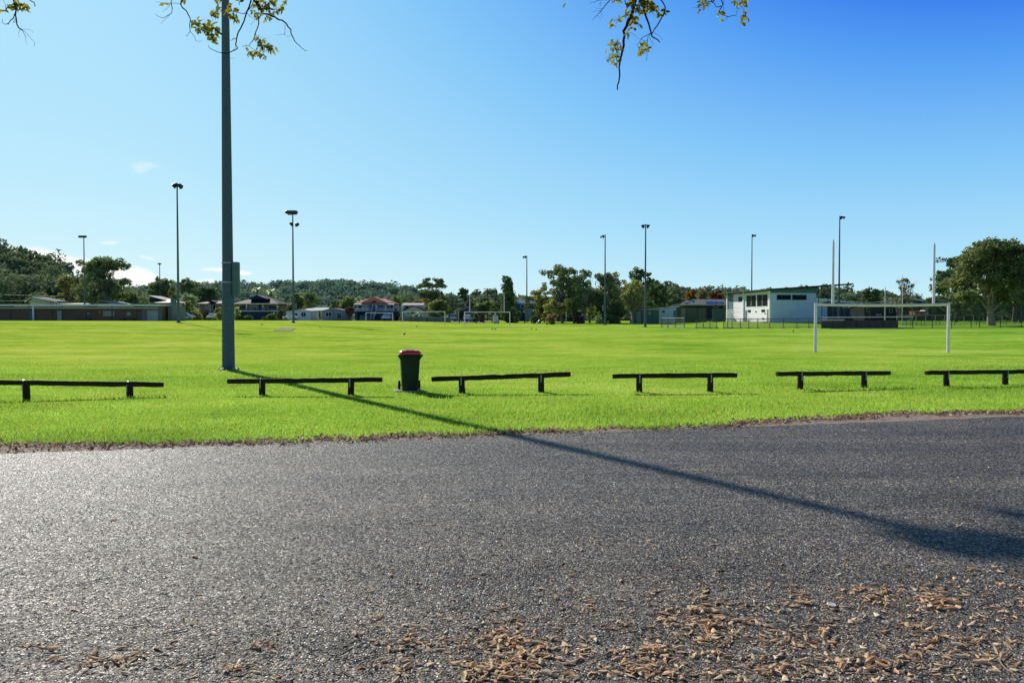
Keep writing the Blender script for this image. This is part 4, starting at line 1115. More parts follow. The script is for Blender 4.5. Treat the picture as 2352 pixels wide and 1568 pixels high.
# crown above and behind the viewer
C = []; R = []
for k in range(46):
    v = rand_unit(1, rngT)[0]
    C.append((v[0] * 4.2, -.4 + v[1] * 3.4, 8.2 + v[2] * 1.9)); R.append((1.0, 1.0, .7))
V, Fc, T = leaf_cloud(C, R, 110, .075, rngT)
link('crown', np_mesh('crown', V, Fc, T), M['leaf_over'], root)
mb = MB()
for k in range(9):
    a = k * .7; mb.tube([hub, hub + Vector((math.cos(a) * 1.6, math.sin(a) * 1.4, 1.9)), Vector((math.cos(a) * 3.4, -.4 + math.sin(a) * 2.8, 8.2))], [.14, .09, .03], 8)
mb.build('limb', M['bark_dark'], root, True)

# ================================================================== DRY LEAVES
def litter_mat(name, stops):
    m, nt, out = new_mat(name)
    b = node(nt, 'ShaderNodeBsdfPrincipled'); b.inputs['Roughness'].default_value = .75; b.inputs['Specular IOR Level'].default_value = .25
    at_ = node(nt, 'ShaderNodeAttribute', attribute_name='tint'); oi = node(nt, 'ShaderNodeObjectInfo')
    ad = node(nt, 'ShaderNodeMath', operation='ADD'); nt.links.new(at_.outputs['Fac'], ad.inputs[0]); nt.links.new(oi.outputs['Random'], ad.inputs[1])
    fr = node(nt, 'ShaderNodeMath', operation='FRACT'); nt.links.new(ad.outputs[0], fr.inputs[0])
    tc_ = node(nt, 'ShaderNodeTexCoord'); f = noise(nt, tc_.outputs['Object'], 55, 3, .6)
    col = ramp(nt, fr.outputs[0], stops)
    sh = ramp(nt, f, [(.3, (.62, .58, .55)), (.7, (1.15, 1.15, 1.15))])
    mx = node(nt, 'ShaderNodeMix'); mx.data_type = 'RGBA'; mx.blend_type = 'MULTIPLY'; mx.inputs['Factor'].default_value = 1
    nt.links.new(col, mx.inputs['A']); nt.links.new(sh, mx.inputs['B']); nt.links.new(mx.outputs['Result'], b.inputs['Base Color'])
    tr = node(nt, 'ShaderNodeBsdfTranslucent'); nt.links.new(mx.outputs['Result'], tr.inputs['Color'])
    ms = node(nt, 'ShaderNodeMixShader'); ms.inputs[0].default_value = .18
    nt.links.new(b.outputs[0], ms.inputs[1]); nt.links.new(tr.outputs[0], ms.inputs[2]); nt.links.new(ms.outputs[0], out.inputs[0])
    return m
M['litter'] = litter_mat('dry_tan_leaf', [(0, (.45, .27, .14)), (.10, (.88, .52, .27)), (.5, (.98, .66, .38)), (.8, (.98, .75, .48)), (.95, (.96, .86, .62)), (1, (.46, .28, .15))])
M['litter_dark'] = litter_mat('verge_litter_leaf', [(0, (.16, .08, .05)), (.35, (.44, .26, .16)), (.8, (.80, .58, .42)), (1, (.92, .78, .60))])
def curled(rng):
    L = 1.0; wd = rng.uniform(.13, .31); roll = rng.uniform(.8, 2.5); bend = rng.uniform(-.3, .35); tw = rng.uniform(-.9, .9)
    vs = []; nu, nv = 6, 4
    for i in range(nu + 1):
        u = i / nu; k = math.sin(math.pi * min(1, max(.02, .05 + .93 * u))) ** .8 * (1 + .12 * rng.normal())
        for j in range(nv + 1):
            v = (j / nv - .5) * 2
            a = v * roll / 2; rr = wd * k / max(roll / 2, .3)
            y = rr * math.sin(a); z = rr * (1 - math.cos(a))
            ct, st = math.cos(tw * u), math.sin(tw * u)
            vs.append(((u - .5) * L, y * ct - z * st + .10 * math.sin(3 * u + tw), y * st + z * ct + bend * (u - .4) ** 2 * L + rng.normal() * .012))
    vs = np.array(vs)
    if rng.random() < .85: vs[:, 2] *= -1
    vs[:, 2] -= vs[:, 2].min()
    k = np.arange(nu)[:, None] * (nv + 1) + np.arange(nv)[None]
    fs = np.stack([k, k + 1, k + nv + 2, k + nv + 1], -1).reshape(-1, 4)
    return vs, fs
rngL = np.random.default_rng(21)
variants = [curled(rngL) for _ in range(14)]
pieces = []   # (x, y, z, size, rot xyz, variant, zone)
def lay(px, py, size, zone, lift=0):
    p = gpt(px, py)
    pieces.append((p.x, p.y, .009 + lift, size, rngL.normal() * .19, rngL.normal() * .19, rngL.uniform(0, 6.28), rngL.integers(len(variants)), zone))
heaps = [(1150, 1475, 75, 45, 190, 'bottom middle'), (1130, 1540, 95, 42, 210, 'bottom middle'), (1200, 1510, 60, 55, 90, 'bottom middle'), (930, 1480, 70, 34, 85, 'left of the bottom middle heap'), (1340, 1405, 45, 20, 16, 'a'), (1600, 1410, 90, 26, 110, 'right'), (1640, 1440, 110, 32, 130, 'right'),
         (1500, 1500, 80, 26, 90, 'right'), (1640, 1475, 60, 20, 50, 'right'), (1480, 1540, 70, 24, 60, 'right'), (2030, 1365, 130, 22, 150, 'far right'), (2170, 1385, 120, 20, 100, 'far right'), (2110, 1445, 70, 26, 60, 'far right'), (2230, 1480, 110, 40, 50, 'far right'), (1900, 1460, 45, 26, 30, 'a'), (1820, 1385, 60, 16, 25, 'a'),
         (260, 1520, 110, 22, 75, 'left'), (110, 1495, 60, 14, 14, 'left'), (540, 1540, 55, 26, 40, 'left'), (590, 1490, 60, 14, 14, 'left'), (1830, 1465, 90, 30, 30, 'a'), (1950, 1520, 160, 40, 60, 'a'), (1780, 1545, 120, 24, 45, 'a')]
for cx_, cy_, rx, ry, n, z_ in heaps:
    for k in range(int(n * .62)):
        a = rngL.uniform(0, 6.28); rr = abs(rngL.normal()) * 1.0
        lay(cx_ + rx * rr * math.cos(a), cy_ + ry * rr * math.sin(a), rngL.uniform(.028, .064) * (1.35 if rngL.random() < .12 else 1), z_, max(0, .014 * (1 - rr)) * rngL.random())
for k in range(2500):
    px_ = rngL.uniform(0, 2352) ; t = rngL.random() ** .5
    py_ = 1130 + 440 * t
    w_ = (.10 + .9 * px_ / 2352) * (.35 + .65 * t)
    if px_ < 800: w_ *= .55 if py_ > 1400 else .22
    if rngL.random() < w_: lay(px_, py_, (.020 + .048 * rngL.random() ** 1.5), 's')
for k in range(60): lay(rngL.uniform(300, 2352), rngL.uniform(990, 1150), rngL.uniform(.03, .05), 's')
pieces = [p for p in pieces if p[1] > 3.2]
pieces.sort(key=lambda p: -p[3] / p[1] * (1 if abs(p[0]) < p[1] * .62 and p[1] > 3.88 else .01))
leaf_meshes = []
for i, (v, f) in enumerate(variants):
    leaf_meshes.append(np_mesh('fallen_leaf', v, f, np.zeros(len(f)), True)); leaf_meshes[-1].materials.append(M['litter'])
LAB = {'bottom middle': ('curled tan dry leaf in the dense heap at the bottom middle of the road', 'dry leaves heaped at the bottom middle'),
       'left of the bottom middle heap': ('curled tan dry leaf in the small drift just left of the dense heap', 'dry leaves in the small drift left of the heap'),
       'right': ('curled tan dry leaf in the drift lower right of centre on the road', 'dry leaves drifted right of the heap'),
       'far right': ('curled tan dry leaf in the long drift near the right edge of the road', 'dry leaves drifted near the right edge'),
       'left': ('curled tan dry leaf in the thin drift at the bottom left of the road', 'dry leaves in the thin bottom left drift')}
n_ind = 0
ind, rest = [], []
for p in pieces:
    (ind if len(ind) < 300 else rest).append(p)
for (x, y, z, s_, rx, ry, rz, vi, zone) in ind:
    o = bpy.data.objects.new('fallen_leaf', leaf_meshes[vi]); COL.objects.link(o)
    o.location = (x, y, z); o.rotation_euler = (rx, ry, rz); o.scale = (s_, s_, s_)
    lab, grp = LAB.get(zone, ('curled tan dry leaf lying apart from the drifts on the dark road', 'dry leaves lying apart on the road'))
    tag(o, lab, 'leaf', grp)
def merged(name, ps, mat, z=True):
    Vs, Fs, Ts = [], [], []; b = 0
    for (x, y, zz, s_, rx, ry, rz, vi, _) in ps:
        v, f = variants[vi]
        mt = Matrix.Rotation(rz, 3, 'Z') @ Matrix.Rotation(ry, 3, 'Y') @ Matrix.Rotation(rx, 3, 'X')
        Vs.append(v * s_ @ np.array(mt).T + np.array([x, y, zz])); Fs.append(f + b); b += len(v); Ts.append(np.full(len(f), rngL.random()))
    o = link(name, np_mesh(name, np.concatenate(Vs), np.concatenate(Fs), np.concatenate(Ts), True), mat)
    return tag(o, kind='stuff')
tag(merged('leaf_litter', rest, M['litter']), 'loose scatter of small tan dry leaves over the near half of the road', 'leaf litter')
vp = []
for k in range(8200):
    s_ = rngL.uniform(-12, 26); x_ = (ROAD_A + RDIR * (s_ + 7)).x
    off = dirt_edge(s_) * .80 + rngL.normal() * .15 + (.12 if rngL.random() < .3 else 0)
    if x_ < -4.6 and rngL.random() < .5: off = rngL.uniform(.0, dirt_edge(s_))
    if vnoise(s_, .9, 2) < .25 and rngL.random() < .6: continue
    p = ROAD_A + RDIR * (s_ + 7) + RNRM * off
    vp.append((p.x, p.y, .010 + .02 * rngL.random(), rngL.uniform(.035, .095), rngL.normal() * .5, rngL.normal() * .5, rngL.uniform(0, 6.28), rngL.integers(len(variants)), 'v'))
tag(merged('verge_litter', vp, M['litter_dark']), 'line of brown dry leaf litter along the edge between grass and road', 'leaf litter')
p = gpt(1910, 1394)
mb = MB(); mb.lathe([(.026, .0), (.028, .002), (.027, .006), (.023, .007), (.018, .005)], 20)
M['lid_white'] = paint('white_plastic', (.88, .85, .80), .5, 20, .05)
o = mb.build('bottle_cap', M['lid_white'], None, True); o.location = (p.x, p.y, .014); o.rotation_euler = (.12, .1, 0)
tag(o, 'round white plastic lid lying among dry leaves at lower right', 'lid')

tw = MB()
for k in range(70):
    px_ = rngL.uniform(250, 2340); py_ = rngL.uniform(1330, 1560); p = gpt(px_, py_); a = rngL.uniform(0, 6.28); L = rngL.uniform(.06, .22)
    q = [p + Vector((0, 0, .013)) + Vector((math.cos(a + .3 * rngL.normal()) * L * t, math.sin(a + .3 * rngL.normal()) * L * t, .006 * rngL.random())) for t in (0, .33, .66, 1)]
    tw.tube(q, [.0032, .003, .0024, .0014], 5)
o = tw.build('twig_litter', M['footing'], None, True); tag(o, 'thin broken twigs strewn among the dry leaves on the near road', 'twigs', kind='stuff')
# ================================================================== BUILDINGS
class Bld:
    """a building seen at distance d; photo columns / rows give its metres"""
    def __init__(s, name, label, cat, cx, d, group=None, rz=0):
        s.cx, s.d = cx, d; s.k = d / F; s.X = gx(cx, d); s.g = gz(s.X, d)
        s.root = thing(name, label, cat, (s.X, d, s.g), rz, group)
    def x(s, px): return (px - s.cx) * s.k
    def z(s, py): return at(s.cx, py, s.d).z - s.g
    def box(s, name, x0, x1, y0, y1, b0, b1, mat, par=None, bev=0):
        """rows y0 (top) .. y1 (bottom, None = ground); b0..b1 depth behind the facade"""
        zb = -.3 if y1 is None else s.z(y1)
        mb = MB()
        if bev: mb.bevbox(s.x(x0), s.x(x1), b0, b1, zb, s.z(y0), bev)
        else: mb.box(s.x(x0), s.x(x1), b0, b1, zb, s.z(y0))
        return mb.build(name, M[mat], par or s.root)
    def prof(s, name, pts, b0, b1, mat, par=None):
        return MB().prism([(s.x(a), s.z(b)) for a, b in pts], b0, b1).build(name, M[mat], par or s.root)
    def window(s, x0, x1, y0, y1, b, pane='glass', frame='white', fr=.06, name='window', bars=0):
        X0, X1, Z0, Z1 = s.x(x0), s.x(x1), s.z(y1), s.z(y0)
        mb = MB(); t = fr
        mb.box(X0, X1, b - .06, b + .02, Z1 - t, Z1).box(X0, X1, b - .06, b + .02, Z0, Z0 + t)
        mb.box(X0, X0 + t, b - .059, b + .019, Z0 + t, Z1 - t).box(X1 - t, X1, b - .059, b + .019, Z0 + t, Z1 - t)
        for i in range(bars):
            xm = X0 + (X1 - X0) * (i + 1) / (bars + 1); mb.box(xm - t / 2, xm + t / 2, b - .055, b + .015, Z0 + t, Z1 - t)
        o = mb.build(name, M[frame], s.root)
        MB().box(X0 + t * .8, X1 - t * .8, b - .03, b + .012, Z0 + t * .8, Z1 - t * .8).build('pane', M[pane], o)
        return o
    def hip(s, name, x0, x1, r0, r1, ye, yr, b0, b1, mat, th=.18, ov=.5):
        X0, X1, R0, R1 = s.x(x0), s.x(x1), s.x(r0), s.x(r1); ze, zr = s.z(ye), s.z(yr); ym = (b0 + b1) / 2
        vs = [(X0, b0 - ov, ze), (X1, b0 - ov, ze), (X1, b1 + ov, ze), (X0, b1 + ov, ze), (R0, ym, zr), (R1, ym, zr)]
        lo = [(x, y, z - th) for x, y, z in vs[:4]]
        mb = MB(); mb.add(vs + lo, [(0, 1, 5, 4), (1, 2, 5), (2, 3, 4, 5), (3, 0, 4), (6, 9, 8, 7), (0, 6, 7, 1), (1, 7, 8, 2), (2, 8, 9, 3), (3, 9, 6, 0)])
        return mb.build(name, M[mat], s.root)
    def gable_x(s, name, x0, x1, ye, yr, b0, b1, mat, ov=.4, th=.15):
        """ridge along the facade"""
        ze, zr = s.z(ye), s.z(yr); ym = (b0 + b1) / 2
        return MB().prism_x([(b0 - ov, ze), (ym, zr), (b1 + ov, ze), (b1 + ov, ze - th), (ym, zr - th), (b0 - ov, ze - th)], s.x(x0), s.x(x1)).build(name, M[mat], s.root)
    def gable_y(s, name, x0, x1, xm, ye, yr, b0, b1, mat, ov=.4, th=.16):
        """ridge runs away from the viewer"""
        X0, X1, XM = s.x(x0), s.x(x1), s.x(xm); ze, zr = s.z(ye), s.z(yr)
        return MB().prism([(X0, ze), (XM, zr), (X1, ze), (X1, ze - th), (XM, zr - th), (X0, ze - th)], b0 - ov, b1).build(name, M[mat], s.root)
    def posts(s, name, pxs, y0, y1, b, w, mat):
        for p in pxs:
            zb = -.3 if y1 is None else s.z(y1)
            MB().box(s.x(p) - w / 2, s.x(p) + w / 2, b, b + w, zb, s.z(y0)).build(name, M[mat], s.root)
    def railing(s, x0, x1, y0, y1, b, mat, step=.14, name='railing'):
        mb = MB(); X0, X1, Z0, Z1 = s.x(x0), s.x(x1), s.z(y1), s.z(y0)
        mb.box(X0, X1, b, b + .06, Z1 - .07, Z1).box(X0, X1, b + .005, b + .055, Z0, Z0 + .05)
        x = X0 + step
        while x < X1: mb.box(x - .022, x + .022, b + .012, b + .048, Z0 + .05, Z1 - .07); x += step
        return mb.build(name, M[mat], s.root)

HG = 'houses on the far side of the field'
# ---- long brick amenities block, left
b = Bld('amenities_block', 'long low brown brick amenities block with a white edged roof, at far left', 'building', 190, 126)
bz = lambda py: b.z(py)
b.box('wall', -260, 372, 704, None, 0, 5.5, 'brick')
b.box('end_wall', 326, 372.5, 703.4, None, -.06, -.003, 'grey_block')
b.box('side_pillar', 378, 388.5, 702, None, 1.2, 6.3, 'grey_block')
mb = MB(); mb.prism_x([(-1.5, bz(703.2)), (-1.5, bz(699.4)), (6.5, bz(697.3)), (6.5, bz(699.5))], b.x(-270), b.x(379)); rf = mb.build('roof', M['roof_white'], b.root)
MB().box(b.x(-270), b.x(372), -1.53, -1.42, bz(709), bz(706)).build('verandah_beam', M['door_pale'], b.root)
MB().box(b.x(-270), b.x(379.4), -1.56, -1.503, bz(702.6), bz(699.2)).build('gutter', M['white'], b.root)
for px in (38, 131.5, 155, 210, 268, 324): MB().box(b.x(px) - .07, b.x(px) + .07, -1.5, -1.38, -.3, bz(703.4)).build('verandah_post', M['dark_trim'], b.root)
for x0, x1, m_ in ((69, 82, 'door_blue'), (132.5, 143.5, 'door_pale'), (339.5, 363.5, 'door_pale')):
    o = b.box('door', x0, x1, 713.5, 738.5, -.12, -.062, m_); MB().box(b.x(x1) - .22, b.x(x1) - .14, -.16, -.121, bz(727), bz(725)).build('handle', M['strap'], o)
for x0, x1, y0, y1 in ((237, 263, 714, 726), (291.5, 300.5, 716.5, 725), (201, 206, 717.5, 722), (228, 231.5, 715, 719)):
    o = b.box('wall_sign', x0, x1, y0, y1, -.05, -.004, 'sign_pale')
for x0, x1 in ((176, 210), (278, 288), (303, 311)): b.box('bench', x0, x1, 731, 735, -.65, -.2, 'dark_trim')
for px in (8, 40, 27): MB().tube([(b.x(px), -2.2, -.2), (b.x(px), -2.2, bz(733.5))], .035, 6).build('rail_post', M['galv_far'], b.root)
MB().tube([(b.x(-40), -2.2, bz(733.3)), (b.x(46), -2.2, bz(733.3))], .035, 6).build('low_rail', M['galv_far'], b.root)

# ---- houses behind the block
b = Bld('house', 'white gabled house with dark solar panels, above the left of the brick block', 'house', 100, 180, HG)
b.box('wall', 58, 134, 694, None, 2, 12, 'cream')
MB().prism([(b.x(52), b.z(691.5)), (b.x(68), b.z(682)), (b.x(122), b.z(692.4)), (b.x(122), b.z(694)), (b.x(68), b.z(684.2)), (b.x(52), b.z(693.6))], 1.3, 7).build('roof', M['roof_solar'], b.root)
MB().prism([(b.x(50), b.z(692)), (b.x(68), b.z(681.6)), (b.x(124), b.z(692.4)), (b.x(124), b.z(693.4)), (b.x(68), b.z(682.9)), (b.x(50), b.z(693.4))], 1.0, 1.29).build('barge_board', M['roof_pale'], b.root)
b.prof('gable_wall', [(56, 694.6), (68, 684.7), (108, 691.8), (104, 697)], 1.32, 1.4, 'sign_pale')  # white gable, its shade given as a grey base colour
sl_ = (b.z(692.4) - b.z(682)) / (b.x(122) - b.x(68))
for i in range(5):
    x0, x1 = b.x(70 + i * 10.2), b.x(79.4 + i * 10.2); zz_ = lambda x: b.z(682) + (x - b.x(68)) * sl_ + .05
    MB().add([(x0, 1.8, zz_(x0)), (x1, 1.8, zz_(x1)), (x1, 6.6, zz_(x1)), (x0, 6.6, zz_(x0)), (x0, 1.8, zz_(x0) + .07), (x1, 1.8, zz_(x1) + .07), (x1, 6.6, zz_(x1) + .07), (x0, 6.6, zz_(x0) + .07)],
             [(3, 2, 1, 0), (4, 5, 6, 7), (0, 1, 5, 4), (1, 2, 6, 5), (2, 3, 7, 6), (3, 0, 4, 7)]).build('solar_panel', M['solar_matt'], b.root)
for px in (103, 110, 117, 124): b.window(px, px + 4.5, 694.8, 699, 1.99)
b = Bld('house', 'low pale roofed house behind the middle of the brick block', 'house', 166, 172, HG)
b.box('wall', 140, 192, 697.5, None, 1, 9, 'cream'); b.hip('roof', 134, 198, 146, 186, 697.5, 695.4, 1, 9, 'roof_tan'); b.window(150, 158, 697.5, 701, .99)
b = Bld('house', 'pale pink gabled house half hidden by trees behind the brick block', 'house', 240, 172, HG)
b.box('wall', 219, 262, 697, None, 1, 9, 'cream'); b.gable_y('roof', 214, 268, 226, 697, 689, 1, 9, 'roof_tan'); b.window(236, 246, 697.5, 701, .99)
b = Bld('house', 'house with a pale pyramid roof and higher skillion, right end of the brick block', 'house', 368, 195, HG)
b.box('wall', 346, 402, 694, None, 0, 9, 'brick_tan'); b.hip('roof', 344, 405, 366, 372, 695, 686, 0, 9, 'roof_tan')
b.prof('upper_wall', [(334, 699), (334, 680), (360, 692), (360, 699)], 2.5, 9, 'dark_wall')
MB().prism([(b.x(331), b.z(677.5)), (b.x(372), b.z(688.5)), (b.x(372), b.z(690)), (b.x(331), b.z(679.8))], 2, 9.6).build('skillion_roof', M['roof_tan'], b.root)
b.window(350, 360, 696, 702, -.01); b.window(380, 392, 696, 702, -.01)

# ---- brown brick house behind near pole
b = Bld('house', 'small brown brick house with a tiled hip roof, left of the thick grey pole', 'house', 483, 205, HG)
b.box('wall', 458, 516, 697.5, None, 0, 9, 'brick_tan')
b.hip('roof', 451, 522, 472, 500, 697, 690, 0, 9, 'roof_brown')
b.prof('gablet', [(476, 693.5), (485, 689), (494, 693.5)], -.1, 4, 'gable_dark')
b.window(472, 480, 699, 710, -.01, 'glass_pale'); b.window(489, 496, 699, 713, -.01, 'glass'); b.posts('verandah_post', (459, 484.5), 697.5, None, -.5, .16, 'white')
b.box('garage', 478, 512, 717, None, -1.0, -.02, 'dark_wall'); b.box('planter_wall', 452, 478, 722, None, -1.6, -.9, 'brick')

# ---- big two storey house
b = Bld('house', 'big two storey house with brown hipped roof, dark gablet and white balcony', 'house', 590, 200, HG)
b.box('lower_wall', 538, 640, 714.6, None, .2, 11, 'dark_wall')
b.box('upper_wall', 541, 637, 698.5, 714.5, 1.7, 10.5, 'brick_tan')
b.hip('roof', 535, 642, 572, 604, 697.5, 681, 0, 11, 'roof_brown', ov=.6)
b.box('fascia', 535.5, 641.5, 696.6, 698.6, -.66, -.605, 'white')
# diamond gablet
zc = lambda y: b.z(y)
MB().add([(b.x(566), .9, zc(686)), (b.x(587), 1.1, zc(677.2)), (b.x(610), .9, zc(686)), (b.x(593), -.4, zc(692.5)), (b.x(566), 5, zc(684)), (b.x(587), 6, zc(677.2)), (b.x(610), 5, zc(684))],
         [(0, 3, 2, 1), (0, 1, 5, 4), (1, 2, 6, 5)]).build('gablet', M['gable_dark'], b.root)
b.box('balcony_floor', 541, 638, 713.4, 715.2, -.3, 1.69, 'white')
b.railing(541, 638, 706.5, 713.3, -.28, 'galv_far')
b.posts('balcony_post', (567, 604.5, 637), 698.6, 713.4, -.2, .2, 'white')
b.window(569, 585, 699.5, 712.8, 1.69, 'glass_pale', bars=1); b.window(588, 603, 699.5, 712.8, 1.69, 'glass', bars=1); b.window(612, 634, 701, 711, 1.69, 'glass'); b.window(545, 560, 701, 711, 1.69, 'glass')
for x0, x1 in ((566, 588), (590, 612)):
    b.box('garage_door', x0, x1, 718, None, .12, .19, 'blue_dark')
# ---- white cabin, grey roof house, blue cabin
b = Bld('cabin', 'small white clad gabled cabin with two dark windows, behind the white sedan', 'cabin', 685, 186, HG)
b.prof('wall', [(657, 739), (657, 714.5), (684, 711), (713, 714.6), (713, 739)], 0, 8, 'cabin_white')
b.gable_y('roof', 655, 715, 684, 714.2, 710.2, 0, 8.2, 'roof_grey', ov=.3); b.window(676, 684, 719, 728, -.012, frame='cabin_white'); b.window(692, 703, 717, 727, -.012, bars=1, frame='cabin_white'); b.box('side_fence', 649, 656.5, 722, None, .3, .36, 'door_blue')
b = Bld('house', 'low house with a pale grey hipped roof between the white and the blue cabins', 'house', 727, 215, HG)
b.box('wall', 662, 752, 713.5, None, 1, 9, 'cream'); b.hip('roof', 655, 760, 724, 745, 712.5, 705.5, 1, 9, 'roof_white'); b.window(716, 722, 716, 728, .98, frame='dark_trim'); b.window(726, 733, 716, 730, .98, 'glass'); b.posts('carport_post', (712, 738), 713.5, None, .0, .2, 'white')
b = Bld('cabin', 'grey-blue clad gabled cabin with a tall glass door, right of the driveway', 'cabin', 767, 184, HG)
b.prof('wall', [(742, 740), (742, 713), (764, 708), (793, 714), (793, 740)], 0, 8, 'cabin_blue')
b.gable_y('roof', 739.5, 795, 764, 713, 707.2, 0, 8.2, 'roof_grey', ov=.3); b.window(748, 762, 717, 727, -.012, bars=1); b.window(774, 784, 717.5, 733, -.012, bars=1, name='glass_door'); b.box('deck', 770, 790, 733.5, 736.5, -1.2, -.02, 'log_grey')

# ---- red roofed blue house
b = Bld('house', 'two storey blue weatherboard house with salmon red hipped roofs and verandah', 'house', 860, 188, HG)
b.box('lower_wall', 817, 905, 715, None, .8, 9.5, 'blue_dark')
b.box('upper_wall', 817, 905, 699.5, 715, 1.6, 9.5, 'blue_wall')
b.hip('roof', 815, 903, 836, 876, 694.8, 684.4, 1.2, 9.5, 'roof_red', ov=.3)
b.prof('front_roof', [(829, 695.2), (858.5, 681), (889, 695.2), (889, 696.2), (829, 696.2)], -.4, 6, 'roof_red')
MB().add([(b.x(829), -.6, b.z(695)), (b.x(889), -.6, b.z(695)), (b.x(862), 3.2, b.z(681)), (b.x(856), 3.2, b.z(681))], [(0, 1, 2, 3)]).build('front_hip', M['roof_red'], b.root)
b.prof('gable_vent', [(853, 694.6), (860.5, 690), (868, 694.6)], -.74, .6, 'gable_dark')
b.prof('gable_edge', [(850.5, 695), (860.5, 689.0), (870.5, 695), (868.6, 695), (860.5, 690.1), (852.4, 695)], -.80, .5, 'roof_red')
for x0, x1 in ((814, 862), (866, 907)):
    MB().add([(b.x(x0), -1.2, b.z(699)), (b.x(x1), -1.2, b.z(699)), (b.x(x1) - .2, 1.2, b.z(696)), (b.x(x0) + .2, 1.2, b.z(696)), (b.x(x0), -1.2, b.z(699.6)), (b.x(x1), -1.2, b.z(699.6)), (b.x(x1) - .2, 1.2, b.z(697)), (b.x(x0) + .2, 1.2, b.z(697))],
             [(0, 1, 2, 3), (7, 6, 5, 4), (0, 4, 5, 1), (1, 5, 6, 2), (3, 2, 6, 7), (0, 3, 7, 4)]).build('verandah_roof', M['roof_pale_red'] if 'roof_pale_red' in M else M['roof_pale'], b.root)
b.box('verandah_floor', 814.5, 906.5, 714.2, 715.8, -1.05, 1.6, 'blue_wall')
b.railing(815, 857, 708, 714.1, -1.0, 'cabin_white'); b.railing(866.5, 906, 708, 714.1, -1.0, 'cabin_white')
b.posts('verandah_post', (815, 836, 857.5, 866, 887, 905.5), 699.7, 714.2, -.98, .14, 'cabin_white')
b.posts('stump', (818, 838, 872, 903), 715.8, None, -.8, .25, 'blue_dark')
for x0, x1 in ((835, 843.5), (878, 886.5)): b.window(x0, x1, 701, 713, 1.58, 'glass_pale', bars=1, name='french_door')
b.window(819, 829, 701.5, 709, 1.58); b.window(893, 902, 701.5, 709, 1.58)
b.box('front_door', 859.5, 865, 700.5, 714, 1.52, 1.59, 'cabin_white')
# stair descending to the front
sm = MB(); n = 13; z1_, z0_ = b.z(713.6), b.z(731)
for i in range(n):
    t = (i + 1) / n; zt = z1_ + (z0_ - z1_) * t
    sm.box(b.x(858.5), b.x(865.8), -1.1 - 3.2 * t, -1.1 - 3.2 * (t - 1 / n) + .02, zt - .14, zt - .10)
st = sm.build('stair', M['cabin_white'], b.root)
for px in (858.2, 866): MB().add([(b.x(px) - .04, -1.06, z1_ + .9), (b.x(px) + .04, -1.06, z1_ + .9), (b.x(px) + .04, -4.3, z0_ + .9), (b.x(px) - .04, -4.3, z0_ + .9), (b.x(px) - .04, -1.06, z1_ - .25), (b.x(px) + .04, -1.06, z1_ - .25), (b.x(px) + .04, -4.3, z0_ - .25), (b.x(px) - .04, -4.3, z0_ - .25)],
     [(0, 1, 2, 3), (4, 7, 6, 5), (0, 4, 5, 1), (1, 5, 6, 2), (2, 6, 7, 3), (3, 7, 4, 0)]).build('balustrade', M['cabin_white'], st)
b.box('side_panel', 828, 851, 724, None, -.9, -.8, 'blue_wall')
b.box('carport_wall', 872, 906, 723, None, .2, .3, 'blue_wall')
# ---- cream gabled house + pale upper roof
b = Bld('house', 'cream gabled house with a pale pink roofed upper storey at its back left', 'house', 945, 186, HG)
b.prof('wall', [(928, 739), (928, 712), (949, 703), (974, 714), (974, 739)], 0, 9, 'cream')
b.gable_y('roof', 924, 984, 949, 713.5, 701.5, 0, 9.2, 'roof_brown', ov=.4)
b.box('upper_wall', 919, 965, 699, None, 5, 11, 'cream'); b.gable_x('upper_roof', 917, 967, 700, 694, 5, 11, 'roof_pale')
b.box('side_wall', 917.8, 924, 700.5, None, 2, 4.9, 'white')
b.window(935.5, 941, 716.5, 720, -.012); b.window(944, 953, 713.5, 720, -.012, frame='dark_trim'); b.window(926, 931, 702.5, 708, 4.98, frame='dark_trim')
# ---- street-end house, blue roof house
b = Bld('house', 'low house with a grey tiled roof and dark carport, at the pale street', 'house', 1062, 205, HG)
b.box('wall', 1041, 1092, 714, None, 1, 12, 'brick_tan'); b.box('carport_recess', 1054, 1080, 715, None, .9, .99, 'dark_wall')
MB().prism([(b.x(1038), b.z(715)), (b.x(1072), b.z(702.5)), (b.x(1075), b.z(702.5)), (b.x(1075), b.z(712)), (b.x(1060), b.z(714)), (b.x(1038), b.z(716))], 4, 12).build('roof', M['roof_grey'], b.root)
MB().prism([(b.x(1058), b.z(712.5)), (b.x(1092), b.z(701.5)), (b.x(1092), b.z(714)), (b.x(1090), b.z(714)), (b.x(1090), b.z(704)), (b.x(1058), b.z(714))], .6, 6).build('front_roof', M['roof_grey'], b.root)
b.prof('gable_wall', [(1070, 714), (1089, 705), (1089, 736), (1082, 736), (1082, 714)], .95, 1.3, 'grey_block')
b.posts('verandah_post', (1046, 1053), 714, None, .3, .3, 'cream')
b.prof('far_roof', [(1035, 712), (1048, 706), (1058, 706), (1052, 713)], 14, 17, 'roof_white')
b = Bld('house', 'house with a blue-grey hipped roof, half hidden behind the dense dark tree', 'house', 1203, 212, HG)
b.box('wall', 1180, 1226, 696.5, None, 0, 9, 'blue_dark'); b.hip('roof', 1172, 1233, 1193, 1210, 696.5, 687.5, 0, 9, 'roof_blue'); b.window(1196, 1204, 700, 708, -.012); b.prof('side_roof', [(1174, 693), (1184, 689), (1187, 690), (1187, 691.5), (1176, 694)], -.8, 3, 'roof_white')
b.box('screen_wall', 1206, 1222, 708, None, -1, -.9, 'cabin_blue')
b = Bld('house', 'house with a low white roofed carport glimpsed between the tall gum trunks', 'house', 1310, 196, HG)
